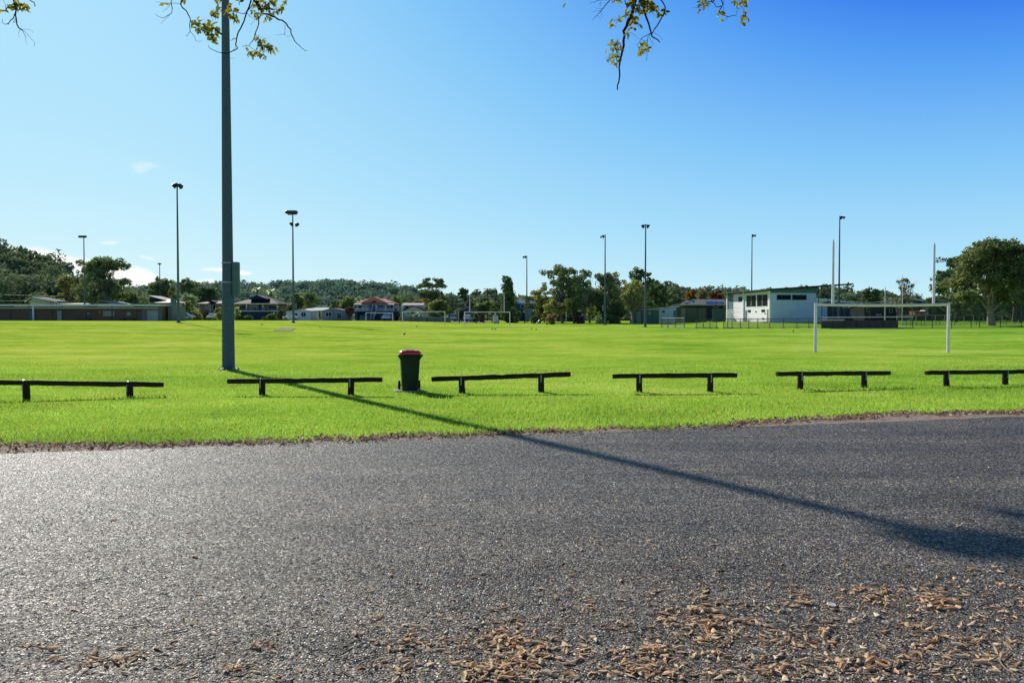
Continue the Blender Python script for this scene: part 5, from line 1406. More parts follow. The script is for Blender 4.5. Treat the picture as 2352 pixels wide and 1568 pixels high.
b.box('wall', 1278, 1345, 716, None, 1.5, 8, 'dark_wall'); b.box('carport_roof', 1282, 1345, 712.5, 715.2, -1, 8, 'roof_white'); b.posts('carport_post', (1300, 1318, 1337), 715, None, -.8, .22, 'white')
b.prof('roof_end', [(1277, 713), (1288, 706), (1292, 707), (1292, 713)], 0, 8, 'roof_blue'); b.window(1305, 1315, 720, 727, 1.48)
# ---- sheds and fence, mid right
b = Bld('shed', 'dark green steel shed between the gum trunk and the white shed', 'shed', 1497, 148)
b.prof('wall', [(1480, 745), (1480, 711.5), (1513.5, 712.5), (1513.5, 745)], 0, 5, 'shed_green'); b.prof('roof', [(1478, 711.6), (1515, 712.6), (1515, 711.4), (1478, 710.4)], -.3, 5.2, 'cabin_blue'); b.box('door', 1499, 1509, 718, 738, -.05, -.003, 'shed_green'); b.window(1490, 1494, 716, 722, -.012, 'glass_pale', 'sign_pale')
b = Bld('shed', 'pale timber shed wall with leaning planks, left of the dark green shed', 'shed', 1463, 152)
b.box('wall', 1452, 1474, 715, None, 0, 3, 'sign_pale'); b.prof('roof', [(1450, 715), (1476, 713), (1476, 712), (1450, 714)], -.2, 3.1, 'roof_grey'); b.box('door', 1456, 1462, 720, None, -.05, -.003, 'grey_block')
b = Bld('shed', 'white clad shed with pale skillion roof and small dark window, left of green fence', 'shed', 1535, 156)
b.prof('wall', [(1516, 742), (1516, 709.5), (1553, 706), (1553, 742)], 0, 6, 'cabin_white'); b.prof('roof', [(1484, 711.2), (1515, 708.9), (1560, 704.6), (1560, 703), (1515, 707.2), (1484, 709.8)], -.6, 6.3, 'roof_white')
b.window(1521, 1527, 713, 717, -.012, frame='dark_trim'); b.box('door', 1547, 1552, 712.5, 728, -.05, -.003, 'blue_wall')
b = Bld('steel_fence', 'long olive green steel panel fence with a lighter gate, left of the white pavilion', 'fence', 1600, 162)
for x0, x1, m_ in ((1553.5, 1562.5, 'fence_green'), (1563, 1575, 'fence_pale'), (1575.5, 1602, 'fence_green'), (1602.5, 1622, 'fence_green'), (1636, 1665, 'shed_green')):
    M.setdefault('fence_pale', wave_mat('light_olive_gate', (.22, .27, .15), (.30, .35, .2), 2.2, 'X', .6))
    b.box('gate' if m_ == 'fence_pale' else 'panel', x0, x1, 707.5 if m_ != 'shed_green' else 709, None, 0, .07, m_)
b.box('cap_rail', 1553.5, 1622, 706.8, 707.4, -.02, .09, 'dark_trim')
b.posts('post', (1553, 1562.8, 1575.2, 1602.2, 1622), 706.6, None, -.05, .12, 'dark_trim')
b = Bld('house', 'house with a wide grey hipped roof carrying blue solar panels, left of the white pavilion', 'house', 1612, 195, HG)
b.box('wall', 1585, 1664, 699, None, 1, 10, 'dark_wall'); b.hip('roof', 1561, 1690, 1604, 1672, 700, 685.8, 0, 11, 'roof_grey'); b.window(1640, 1652, 701, 706, .98)
def roof_pt(u, v): # on the front slope
    X = b.x(1561) * (1 - v) * 1 + 0
    return None
ze, zr = b.z(700), b.z(685.8)
def slope_panel(x0, x1, t0, t1):
    y = lambda t: -.5 + 6 * t; z = lambda t: ze + (zr - ze) * t + .06
    MB().add([(b.x(x0), y(t0), z(t0)), (b.x(x1), y(t0), z(t0)), (b.x(x1 + 6), y(t1), z(t1)), (b.x(x0 + 6), y(t1), z(t1)), (b.x(x0), y(t0), z(t0) - .05), (b.x(x1), y(t0), z(t0) - .05), (b.x(x1 + 6), y(t1), z(t1) - .05), (b.x(x0 + 6), y(t1), z(t1) - .05)],
             [(0, 1, 2, 3), (7, 6, 5, 4), (0, 4, 5, 1), (1, 5, 6, 2), (2, 6, 7, 3), (3, 7, 4, 0)]).build('solar_panel', M['solar'], b.root)
slope_panel(1622, 1648, .12, .55); slope_panel(1586, 1598, .5, .85); slope_panel(1650, 1662, .15, .5)

# ---- white pavilion
C0 = at(1770.5, 738, 143)
phi = math.radians(7)
PK = 146 / F
g0 = gz(C0.x + 3, 150)
root = thing('pavilion', 'two storey white and grey-green clubhouse pavilion with a tilted dark roof on the grass mound', 'building', (C0.x, C0.y, g0), phi)
LA, LB = 20.0, 8.3
def zpy(py): return at(1770, py, 146).z - g0
def pa_(px): return (1770.5 - px) / 108.0 * LA * (1.0 - .10 * (1770.5 - px) / 108) / .9     # along the long left face
def pbx(px): return (px - 1770.5) / 99.0 * LB
ZT = zpy(662)
def pbox(name, x0, x1, y0, y1, z0, z1, mat, par=None):
    return MB().box(x0, x1, y0, y1, z0, z1).build(name, M[mat], par or root)
zr0 = zpy(664)
pbox('lower_wall', 0, LB, 0, LA, -1.2, zpy(705), 'render_shaded')
pbox('upper_wall', .03, LB - .03, .03, LA - .03, zpy(705) + .001, zpy(674), 'render_shaded')
MB().prism([(.01, zpy(674) + .002), (LB + .05, zpy(674) + .002), (LB + .05, zpy(657.5)), (.01, zpy(664))], -.01, LA).build('clerestory', M['cladding'], root)
pbox('sunlit_face', -.012, -.002, .02, LA - .02, -1.2, zpy(670), 'wall_sun')  # thin panel added over the shade-coloured wall to show its sunlit face
# rear bay cladding on the long face
ya, yb = pa_(1681), LA + .03
pbox('bay_cladding', -.07, -.002, ya, yb, -.4, zpy(668), 'cladding')
# pilasters
for px, w_ in ((1770, .28), (1710.5, .42), (1665, .42)):
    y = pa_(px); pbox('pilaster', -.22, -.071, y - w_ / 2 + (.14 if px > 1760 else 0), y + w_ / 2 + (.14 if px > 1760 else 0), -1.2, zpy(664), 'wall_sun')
def awin(x0, x1, y0, y1, bars=0, frame='white', nm='window', pane='glass'):
    a, c = sorted((pa_(x0), pa_(x1))); z0, z1 = zpy(y1), zpy(y0); t = .07
    mb = MB(); mb.box(-.05, .01, a, c, z1 - t, z1).box(-.05, .01, a, c, z0, z0 + t).box(-.049, .009, a, a + t, z0 + t, z1 - t).box(-.049, .009, c - t, c, z0 + t, z1 - t)
    for i in range(bars):
        m_ = a + (c - a) * (i + 1) / (bars + 1); mb.box(-.045, .009, m_ - .04, m_ + .04, z0 + t, z1 - t)
    o = mb.build(nm, M[frame], root); MB().box(-.03, .005, a + t * .8, c - t * .8, z0 + t * .8, z1 - t * .8).build('pane', M[pane], o)
awin(1695.5, 1709, 677, 691, 0, 'render_shaded'); awin(1716.5, 1740, 675.5, 704, 1); awin(1741.5, 1764.5, 675.5, 704, 1)
awin(1720.5, 1727.5, 710.5, 717, 1, 'galv_far'); awin(1751.5, 1759, 710.5, 717, 1, 'galv_far')
for x0, x1 in ((1714.5, 1718.5), (1763, 1767)):
    a, c = sorted((pa_(x0), pa_(x1))); pbox('door', -.06, -.002, a, c, -1.0, zpy(711), 'grey_block')
for x0, x1, y0, y1 in ((1738, 1741, 714, 716), (1728, 1730, 731, 733), (1753, 1757, 730, 733), (1758, 1760, 719, 721)):
    a, c = sorted((pa_(x0), pa_(x1))); pbox('wall_fitting', -.10, -.002, a, c, zpy(y1), zpy(y0), 'dark_trim')
# white lattice cage by the wall
cg = MB(); a, c = sorted((pa_(1686), pa_(1707)))
for i in range(9):
    y = a + (c - a) * i / 8; cg.box(-1.75, -1.70, y - .03, y + .03, -1, zpy(709.5))
for j in range(8):
    z = -.7 + (zpy(709.5) + .7) * j / 7; cg.box(-1.76, -1.69, a, c, z - .03, z + .03)
for j in range(5): cg.box(-1.7, -.08, a - .03 + .001 * j, a + .03, -.7 + j * .8, -.64 + j * .8)
cg.build('lattice_cage', M['white'], root)
# facing wall windows
def bwin(x0, x1, y0, y1):
    X0, X1, z0, z1 = pbx(x0), pbx(x1), zpy(y1), zpy(y0); t = .10
    mb = MB(); mb.box(X0, X1, -.05, .04, z1 - t, z1).box(X0, X1, -.05, .04, z0, z0 + t).box(X0, X0 + t, -.049, .039, z0 + t, z1 - t).box(X1 - t, X1, -.049, .039, z0 + t, z1 - t)
    for k in (.33, .66): mb.box(X0 + (X1 - X0) * k - .03, X0 + (X1 - X0) * k + .03, -.045, .039, z0 + t, z1 - t)
    o = mb.build('window', M['dark_trim'], root); MB().box(X0 + t * .8, X1 - t * .8, -.02, .035, z0 + t * .8, z1 - t * .8).build('pane', M['glass'], o)
bwin(1783, 1813.5, 678, 689.5); bwin(1816.5, 1847.5, 678, 689.5)
# lower wing stepping out to the right, verandah under the long roof
pbox('wing_wall', LB + .001, LB + 2.1, .2, 7, -1.2, zpy(703), 'render_shaded')
pbox('balcony_floor', LB + .05, LB + 2.6, .1, 8, zpy(703) + .002, zpy(701.2), 'dark_trim')
rl = MB()
for z in (zpy(694), zpy(697.5)): rl.box(LB + .05, LB + 2.5, .08, .13, z - .03, z + .03)
rl.build('balcony_rail', M['dark_trim'], root)
for X in (LB + .6, LB + 2.35): MB().tube([(X, .4, zpy(701)), (X, .4, zpy(656.5))], .07, 8).build('roof_post', M['galv_far'], root)
MB().prism([(-1.3, zpy(665.8)), (14.4, zpy(651.8)), (14.4, zpy(655.0)), (9, zpy(660.6)), (-1.3, zpy(668.6))], -1.2, LA + 1.2).build('roof', M['roof_dark'], root)
MB().tube([(-.9, -.3, zpy(668)), (-.35, -.25, zpy(672)), (-.30, -.25, zpy(676))], .06, 6).build('downpipe', M['white'], root)
pbox('terrace', -1.5, -.26, .3, LA + .5, -1.2, -.02, 'concrete')

# ---- far right roofs behind the fences
b = Bld('house', 'white roofed building with solar panels seen under the pavilion verandah roof', 'house', 1905, 205, HG)
b.box('wall', 1874, 1960, 702, None, 0, 10, 'blue_dark')
b.prof('roof', [(1868, 698), (1872, 684.5), (1900, 686), (1958, 694), (1958, 697), (1900, 692), (1874, 699)], -.4, 10, 'roof_white')
b.hip('side_roof', 1926, 1990, 1938, 1962, 699, 690.5, 2, 11, 'roof_blue'); b.window(1935, 1945, 702, 708, -.012, 'glass_pale'); b.window(1972, 1985, 703, 709, 1.9, 'glass_pale')
b = Bld('cottage', 'grey weatherboard cottage with pale window awnings behind the black mesh fence', 'house', 2020, 190, HG)
b.box('wall', 1985, 2062, 704, None, 0, 8, 'dull_grey'); b.gable_x('roof', 1982, 2066, 704, 698, 0, 8, 'roof_grey'); b.window(1990, 1998, 706, 716, -.012); b.window(2012, 2024, 720.5, 724.5, -.012, 'glass_pale'); b.window(2042, 2050, 710, 718, -.012)
b = Bld('long_shed', 'long low white roofed shed partly hidden by the broad tree at far right', 'shed', 2160, 200)
b.box('wall', 2098, 2230, 695, None, 0, 9, 'dark_wall'); b.prof('roof', [(2094, 688), (2190, 687.5), (2196, 690), (2150, 692.5), (2120, 692)], -.4, 9, 'roof_white'); b.prof('side_roof', [(2174, 691), (2180, 688.8), (2200, 690), (2196, 692)], -1.2, -.45, 'roof_white'); b.window(2115, 2125, 698, 705, -.012)

# ================================================================== FENCES
def mesh_panel(mb_name, x0, x1, d0, d1, z0, z1, mat, par, org):
    a = Vector((gx(x0, d0), d0, 0)); c = Vector((gx(x1, d1), d1, 0))
    ga, gc = gz(a.x, a.y), gz(c.x, c.y)
    vs = [a + Vector((0, 0, ga + z0)), c + Vector((0, 0, gc + z0)), c + Vector((0, 0, gc + z1)), a + Vector((0, 0, ga + z1))]
    return MB().add([v - org for v in vs], [(0, 1, 2, 3)]).build(mb_name, mat, par)
def fence(name, label, pxs, d, h, rr, wire, steel, brail=True, feet=None, extra=(), group=None, cat='fence', dend=None):
    dend = dend or d
    dep = lambda px: d + (dend - d) * (px - pxs[0]) / (pxs[-1] - pxs[0])
    org = Vector((gx(pxs[0], d), d, gz(gx(pxs[0], d), d)))
    root = thing(name, label, cat, org, 0, group)
    P = []
    for px in pxs:
        q = Vector((gx(px, dep(px)), dep(px), 0)); q.z = gz(q.x, q.y); q -= org; P.append(q)
        MB().tube([q - Vector((0, 0, .1)), q + Vector((0, 0, h + .03))], rr, 8).build('post', M[steel], root, True)
        if feet: MB().lathe([(.24, -.02), (.22, .10), (.10, .14)], 8, q - Vector((0, 0, 0))).build('footing', M['footing'], root)
    MB().tube([p + Vector((0, 0, h)) for p in P], rr * .8, 8).build('top_rail', M[steel], root, True)
    if brail: MB().tube([p + Vector((0, -.0, .08)) for p in P], rr * .7, 8).build('bottom_rail', M[steel], root, True)
    n = len(P); mb = MB()
    for i in range(n - 1):
        mb.add([P[i] + Vector((0, .03, .05)), P[i + 1] + Vector((0, .03, .05)), P[i + 1] + Vector((0, .03, h)), P[i] + Vector((0, .03, h))], [(0, 1, 2, 3)])
    mb.build('mesh_panel', M[wire], root)
    return root, P, org
fence('pipe_fence', 'low galvanised pipe and mesh fence with sandy footings, right in front of the pavilion', [1662, 1671.5, 1681.5, 1701, 1720, 1740.5, 1768, 1799, 1830.5, 1858, 1888], 104, 1.2, .045, 'mesh_fine', 'galv_far', feet=True)
fence('pipe_fence', 'short stretch of low mesh fence with rounded top, between gate panel and pavilion', [1599, 1615.5, 1631, 1646.5], 106, 1.15, .045, 'mesh_fine', 'galv_far', feet=True)
fence('pipe_fence', 'leftmost low mesh fence panel with pale top rail, before the white shed', [1519.5, 1534, 1551, 1572.5], 112, 1.3, .045, 'mesh_fine', 'galv_far', dend=107)
tall = [1887, 1913, 1939, 1968.5, 1998, 2030.5, 2062.6, 2096.6, 2141.5, 2186, 2230.5, 2250, 2298, 2346, 2400, 2460]
root, P, org = fence('tall_mesh_fence', 'tall black chain-link fence with slim posts running across the right side behind the near goal', tall, 98, 2.75, .045, 'mesh_black', 'dark_trim')
o = Vector((0, .12, 0))
mb = MB()
for i in range(6): mb.add([P[i] + o + Vector((0, 0, .05)), P[i + 1] + o + Vector((0, 0, .05)), P[i + 1] + o + Vector((0, 0, .98)), P[i] + o + Vector((0, 0, .98))], [(0, 1, 2, 3)])
mb.build('shade_cloth', M['shade_cloth'], root)
for k, (i0, i1, z) in enumerate(((0, 7, 1.36), (0, 2, 1.04))):
    mb = MB(); a, c = P[i0] + o, P[i1] + o
    mb.tube([a + Vector((0, -.2, z)), c + Vector((0, -.2, z))], .055, 8); mb.build('white_rail', M['white_pipe'], root, True)
mb = MB(); a, c = P[0], P[7]; mb.loft([[(a.x + t * (c.x - a.x), a.y + y, a.z + t * (c.z - a.z) + z) for y, z in ((-.25, -.05), (-.25, .09), (.05, .09), (.05, -.05))] for t in (0.1, 1)]); mb.build('concrete_edge', M['concrete'], root)
fence('inner_fence', 'second, fainter mesh fence with thin posts beyond the tall black one', [2072.6, 2082, 2092.5, 2106, 2116, 2124, 2150, 2158.5, 2193, 2243, 2272, 2287, 2312, 2331, 2420], 116, 1.9, .03, 'mesh_black', 'dark_trim', brail=False)
fence('boundary_fence', 'distant low white railed fence along the green field at far right', list(range(2060, 2480, 22)), 170, 1.25, .05, 'mesh_fine', 'white_pipe', brail=False)
root, P, org = fence('steel_fence', 'low grey steel panel fence in front of the cream gabled house', [926, 943.5, 960.5, 978, 995.5, 1013, 1035], 175.5, 1.0, .05, 'mesh_fine', 'fence_grey', brail=False)
mb = MB()
for i in range(6): mb.loft([[(p.x, p.y + dy, p.z + z) for dy, z in ((.05, -.1), (.05, .97), (.09, .97), (.09, -.1))] for p in (P[i], P[i + 1])])
mb.build('panel', M['fence_grey'], root)
# net poles and sagging cable
for px, top, bot, d, lab in ((2032.5, 659, 735, 112, 'thin white net pole left of the bare crowned tree'), (2072.5, 655, 735, 118, 'thin white net pole in front of the bare crowned tree'), (2096, 665, 730, 130, 'thin grey net pole right of the bare crowned tree')):
    X = gx(px, d); z0 = gz(X, d)
    mb = MB(); mb.tube([(0, 0, -.1), (0, 0, at(px, top, d).z - z0)], [.065, .05], 8); o = mb.build('net_pole', M['white_pipe' if px < 2090 else 'galv'], None, True); o.location = (X, d, z0); tag(o, lab, 'pole', 'net poles behind the tall mesh fence')
mb = MB(); pts = []
for i in range(17):
    t = i / 16; px = 1950 + 135 * t; py = 691.5 + 3.5 * math.sin(math.pi * min(1, t * 1.25)) - 17 * max(0, t - .35) ** 1.5
    pts.append(at(px, py, 114))
mb.tube(pts, .05, 6); o = mb.build('sagging_cable', M['wire_pale'], None, True); tag(o, 'pale sagging cable curving above the crossbar of the near goal', 'cable')
mb = MB(); pts = [at(1556 + 60 * t, 681.5 + 19 * t + 1.5 * math.sin(3.14 * t), 150) for t in [i / 8 for i in range(9)]]
mb.tube(pts, .05, 6); o = mb.build('service_cable', M['wire_pale'], None, True); tag(o, 'pale cable slanting down across the solar panelled roof', 'cable')

# ================================================================== POWER POLES AND LINES
def power_pole(lab, px, top, d, arms, r=.16):
    X = gx(px, d); z0 = gz(X, d); H = at(px, top, d).z - z0
    root = thing('power_pole', lab, 'power pole', (X, d, z0), 0, 'timber power poles by the far street')
    MB().tube([(0, 0, -.1), (0, 0, H)], [r * 1.2, r * .8], 10).build('pole', M['timber_pole'], root, True)
    for py, w_ in arms:
        z = at(px, py, d).z - z0; c = MB().box(-w_, w_, -.27, -.15, z - .06, z + .06).build('crossarm', M['timber_pole'], root)
        for k in (-.9, -.4, .4, .9): MB().lathe([(.05, 0), (.06, .06), (.04, .14)], 8, (w_ * k, -.21, z + .06)).build('insulator', M['sign_pale'], c)
    return root
power_pole('tall power pole with crossarms, left of the dense dark tree', 1119.5, 662, 235, [(663.5, 1.1), (682, 2.2)])
power_pole('shorter dark power pole beside the parked grey utility at the pale street', 1040, 687, 215, [(697, 1.0)], .14)
power_pole('dark power pole at the gable of the grey tiled street-end house', 1091.5, 694, 200, [], .12)
power_pole('pale power pole among the trees behind the brick amenities block', 168, 676, 200, [(678, .9)], .12)
def wire(lab, pts, d, r=.03):
    mb = MB(); Q = []
    for (x0, y0), (x1, y1) in zip(pts[:-1], pts[1:]):
        for i in range(9):
            t = i / 8; Q.append(at(x0 + (x1 - x0) * t, y0 + (y1 - y0) * t + 1.6 * 4 * t * (1 - t), d))
    mb.tube(Q, r, 5); o = mb.build('power_line', M['wire_pale'], None, True); tag(o, lab, 'power line', 'overhead wires')
wire('upper overhead wire crossing the dark trees above the brick block', [(-60, 673), (168, 680), (345, 681)], 199, .03)
wire('lower overhead wire sagging above the left of the brick block', [(-60, 689), (60, 690), (120, 682)], 198, .03)
wire('overhead wire running left from the tall power pole crossarm', [(1050, 697.5), (1090, 685), (1119, 682)], 234, .045)
wire('overhead wire running right from the tall power pole toward the dense tree', [(1115, 682), (1140, 684), (1160, 683)], 234, .045)
wire('overhead wire between the shorter power pole and the tall one', [(1040, 697), (1075, 696)], 214, .04)

# ================================================================== VEHICLES
def car(lab, px, d, L, rz, paint_, kind='sedan', H=1.45, Wd=1.75, group='cars parked beyond the field'):
    X = gx(px, d); z0 = gz(X, d) + .06
    root = thing('truck' if kind == 'truck' else 'parked_car', lab, 'car', (X, d, z0), rz, group)
    h = L / 2
    if kind == 'sedan':
        prof = [(-h, .30), (-h, .72), (-h * .93, .88), (-h * .62, .95), (-h * .40, H * .97), (-h * .12, H), (h * .10, H * .98), (h * .42, .93), (h * .85, .80), (h, .62), (h, .30)]
        glass = [(-h * .56, .96), (-h * .38, H * .93), (h * .08, H * .94), (h * .36, .95)]
    elif kind == 'ute':
        prof = [(-h, .42), (-h, .95), (-h * .18, .98), (-h * .12, H * .97), (h * .12, H), (h * .22, H * .97), (h * .42, 1.05), (h * .9, .95), (h, .80), (h, .42)]
        glass = [(-h * .10, 1.02), (-h * .06, H * .93), (h * .18, H * .93), (h * .36, 1.04)]
    else:
        prof = [(-h, .36), (-h, .95), (-h * .96, 1.08), (-h * .86, H * .95), (-h * .7, H), (h * .05, H), (h * .18, H * .96), (h * .46, 1.06), (h * .9, .95), (h, .75), (h, .36)]
        glass = [(-h * .84, 1.08), (-h * .78, H * .92), (h * .06, H * .93), (h * .38, 1.07)]
    w2 = Wd / 2
    mb = MB(); rings = []
    for y, k, dz in ((-w2, .94, 0), (-w2 * .96, 1, 0), (w2 * .96, 1, 0), (w2, .94, 0)):
        ring = []
        for x, z in prof:
            tap = 1 if z < 1.0 else .86
            ring.append((x * k if z < 1.0 else x, y * tap, z))
        rings.append(ring)
    mb.loft(rings); mb.build('body', paint_, root)
    gb = MB()
    for s_ in (-1, 1):
        gb.add([(x, s_ * w2 * (.995 if z < 1.0 or z < 1.1 and kind != 'sedan' else .872), z) for x, z in glass], [tuple(range(len(glass)))])
    gb.build('side_window', M['glass'], root)
    for nm, (xa, za), (xb, zb), off in (('windscreen', glass[2], glass[3], .10), ('rear_window', glass[1], glass[0], -.10)):
        MB().add([(xa + off, -w2 * .78, za), (xa + off, w2 * .78, za), (xb + off, w2 * .86, zb), (xb + off, -w2 * .86, zb)], [(0, 1, 2, 3)]).build(nm, M['glass'], root)
    for sx in (-.62, .64):
        for sy in (-1, 1):
            c = (h * sx, sy * (w2 - .10), .32)
            wh = MB().lathe([(.20, -.10), (.31, -.11), (.325, -.08), (.325, .08), (.31, .11), (.20, .10)], 16, c, (0, 1, 0)).build('wheel', M['tyre'], root, True)
            MB().lathe([(.02, -.10), (.20, -.115), (.20, .115), (.02, .10)], 12, c, (0, 1, 0)).build('rim', M['rim'], wh, True)
    for sy in (-1, 1):
        MB().bevbox(h - .06, h + .015, sy * w2 * .72 - .18, sy * w2 * .72 + .18, .62, .76, .02).build('headlight', M['lamp_clear'], root)
        MB().bevbox(-h - .015, -h + .06, sy * w2 * .78 - .12, sy * w2 * .78 + .12, .68, .86, .02).build('tail_light', M['tail_red'], root)
    MB().bevbox(h - .1, h + .03, -w2 * .9, w2 * .9, .30, .50, .03).build('bumper', M['bin_black'], root)
    MB().bevbox(-h - .03, -h + .1, -w2 * .9, w2 * .9, .32, .52, .03).build('bumper', M['bin_black'], root)
    return root
car('silver-blue ute parked behind the base of the tallest slender floodlight pole', 427, 172, 3.5, 0, M['car_silver'], 'ute', 1.5, 1.7)
car('white van parked nose-out under the brown brick house', 487.5, 190, 3.6, math.radians(-90), M['car_white'], 'suv', 1.55, 1.55)
car('white sedan parked in front of the white cabin', 668, 178, 3.1, math.radians(180), M['car_white'], 'sedan', 1.25, 1.6)
car('pale blue-white van facing the field under the red roofed blue house', 889, 182, 4.2, math.radians(-90), M['car_blue'], 'suv', 1.62, 1.7)
car('grey utility with a dark tray seen from behind at the left of the pale street', 1039, 196, 4.4, math.radians(100), M['car_silver'], 'suv', 1.75, 1.6)
car('white four-wheel-drive seen from behind on the pale street', 1077, 190, 4.4, math.radians(80), M['car_white'], 'suv', 1.65, 1.7)
car('white-topped ute far behind the grey steel fence end', 1029, 235, 3.8, math.radians(10), M['car_white'], 'ute', 1.5, 1.7)
# orange tipper truck
d = 176; X = gx(2125, d); z0 = gz(X, d)
root = thing('truck', 'orange tipper truck with a white cab behind the right-hand fences', 'truck', (X, d, z0), 0)
s = d / F
Z = lambda py: at(2125, py, d).z - z0
mb = MB(); mb.loft([[(-30 * s, y, Z(724)), (-8 * s, y, Z(724)), (-8 * s, y, Z(714)), (-31.5 * s, y, Z(715))] for y in (-1.1, 1.1)]); tr_ = mb.build('tipper_body', M['truck_orange'], root)
for px in (-26, -20, -14): MB().box(px * s - .06, px * s + .06, -1.16, -1.101, Z(724), Z(714.6)).build('rib', M['truck_orange'], tr_)
mb = MB(); mb.prism([(-7 * s, Z(725)), (1.5 * s, Z(725)), (1.5 * s, Z(719)), (0, Z(713)), (-6.5 * s, Z(712.5)), (-7 * s, Z(713.5))], -1.05, 1.05); cab = mb.build('cab', M['car_white'], root)
MB().box(-4.5 * s, -.4 * s, -1.07, -1.051, Z(718.5), Z(714)).build('side_window', M['glass'], cab)
MB().add([(1.52 * s, -.95, Z(718.5)), (1.52 * s, .95, Z(718.5)), (.18 * s, .95, Z(713.3)), (.18 * s, -.95, Z(713.3))], [(0, 1, 2, 3)]).build('windscreen', M['glass'], cab)
MB().box(-31 * s, 1 * s, -.5, .5, Z(726), Z(724.2)).build('chassis', M['dark_trim'], root)
for px in (-27, -21, -3):
    for y in (-.95, .95):
        wh = MB().lathe([(.25, -.14), (.44, -.15), (.46, -.1), (.46, .1), (.44, .15), (.25, .14)], 16, (px * s, y, Z(726)), (0, 1, 0)).build('wheel', M['tyre'], root, True)
        MB().lathe([(.02, -.13), (.24, -.155), (.24, .155), (.02, .13)], 10, (px * s, y, Z(726)), (0, 1, 0)).build('rim', M['rim'], wh, True)
# white crate / cabinet at the far side
d = 166; X = gx(1139, d); z0 = gz(X, d); s = d / F
root = thing('white_crate', 'white slatted crate with a cream bag on top, beyond the right distant goal', 'crate', (X, d, z0))
zt = at(1139, 724.5, d).z - z0
MB().bevbox(-5 * s, 6 * s, -.35, .35, -.05, zt, .03).build('box', M['cabin_blue'], root)
for k in range(4): MB().box(-4.6 * s + k * 2.7 * s, -3.0 * s + k * 2.7 * s, -.385, -.351, .05, zt - .05).build('slat', M['white_pipe'], root)
MB().box(-7 * s, -5.05 * s, -.38, .38, -.05, zt + .08).build('side_board', M['white_pipe'], root)
mb = MB(); mb.lathe([(.05, 0), (.22, .02), (.26, .18), (.18, .36), (.08, .48), (.10, .54)], 10, (-1 * s, 0, zt + .004)); o = mb.build('bag', M['cream'], None, True); o.location = (X, d, z0)
tag(o, 'cream bag standing on the white slatted crate', 'bag')
mb = MB(); d = 160; p0 = at(1235, 735, d); mb.tube([(-.35, 0, -.05), (.38, 0, .75)], .09, 8); o = mb.build('leaning_post', M['white_pipe'], None, True); o.location = (p0.x, d, gz(p0.x, d)); tag(o, 'short white post leaning to the right under the gum trees', 'post')

# ================================================================== HILLS AND FORESTS
def interp(pts, x):
    return float(np.interp(x, [p[0] for p in pts], [p[1] for p in pts]))
def hill(name, fname, flabel, prof, d, dfront, th, leaf, crown, n, leaf_s, n_leaf, seed, extra=0):
    rng = np.random.default_rng(seed)
    x0, x1 = prof[0][0], prof[-1][0]; nu, nv = 70, 16; vs = []
    def pt(px, v):
        zr = at(px, interp(prof, px), d).z - th
        yy = dfront + (d - dfront) * min(v, 1) + max(0, v - 1) * 160
        e = v * v * (3 - 2 * v) if v <= 1 else 1 - (v - 1) * .35
        xx = gx(px, d) * (yy / d if v < 1 else 1)
        zb = 1.0
        return Vector((xx, yy, zb + max(0, zr - zb) * e))
    for j in range(nv + 1):
        for i in range(nu + 1):
            vs.append(pt(x0 + (x1 - x0) * i / nu, 1.8 * j / nv))
    k = (np.arange(nv)[:, None] * (nu + 1) + np.arange(nu)[None]).ravel()
    tag(link(name, np_mesh(name, vs, np.stack([k, k + 1, k + nu + 2, k + nu + 1], 1), smooth=True), M['hill']), kind='structure')
    C = []; R = []
    for i in range(n):
        px = rng.uniform(x0, x1); v = rng.random() ** .7 * 1.04 if i > n // 4 else rng.uniform(.93, 1.03)
        p = pt(px, v); r = crown * rng.uniform(.6, 1.25); hgt = th * rng.uniform(.55, 1.12)
        nsub = 4
        for q in range(nsub):
            a = rng.uniform(0, 6.28); rr = r * .62 * rng.random() ** .5
            C.append((p.x + rr * math.cos(a), p.y + rr * math.sin(a), p.z + hgt - r * .42 + rng.normal() * r * .16)); R.append((r * rng.uniform(.4, .62), r * .55, r * rng.uniform(.30, .5)))
        C.append((p.x, p.y, p.z + hgt * .45)); R.append((r * .8, r * .8, hgt * .42))
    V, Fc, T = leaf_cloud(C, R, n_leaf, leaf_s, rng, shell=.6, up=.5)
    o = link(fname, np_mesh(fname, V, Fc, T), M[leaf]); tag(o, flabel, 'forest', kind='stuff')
hill('wooded_hill', 'forest', 'dense dark gum forest covering the steep hill at the left edge',
     [(-420, 520), (-200, 540), (-60, 552), (0, 560), (30, 566), (60, 584), (100, 592), (130, 606), (160, 622), (200, 645), (250, 668), (330, 698)], 300, 205, 10, 'leaf_far', 4.8, 360, .52, 60, 31)
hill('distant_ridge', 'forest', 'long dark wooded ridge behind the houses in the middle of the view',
     [(200, 690), (300, 664), (340, 655), (420, 652), (470, 654), (560, 652), (620, 650), (650, 648), (700, 650), (760, 645), (800, 648), (830, 650), (880, 655), (930, 661), (960, 668), (1010, 678), (1060, 690), (1110, 700)], 560, 330, 9, 'leaf_hazy', 6.2, 560, .85, 44, 32)
hill('low_rise', 'forest', 'low band of scrubby trees beyond the pale street end',
     [(930, 680), (1000, 676), (1050, 684), (1090, 676), (1110, 670), (1140, 672), (1180, 684), (1210, 690), (1240, 690), (1275, 700)], 330, 250, 7, 'leaf_far', 4.2, 110, .75, 36, 33)
hill('low_rise', 'forest', 'band of mixed trees behind the green fence and the sheds',
     [(1215, 705), (1260, 692), (1320, 684), (1380, 672), (1440, 655), (1500, 655), (1540, 656), (1580, 660), (1620, 664), (1680, 668), (1760, 676), (1830, 684)], 300, 225, 8, 'leaf_far', 4.2, 200, .68, 40, 34)
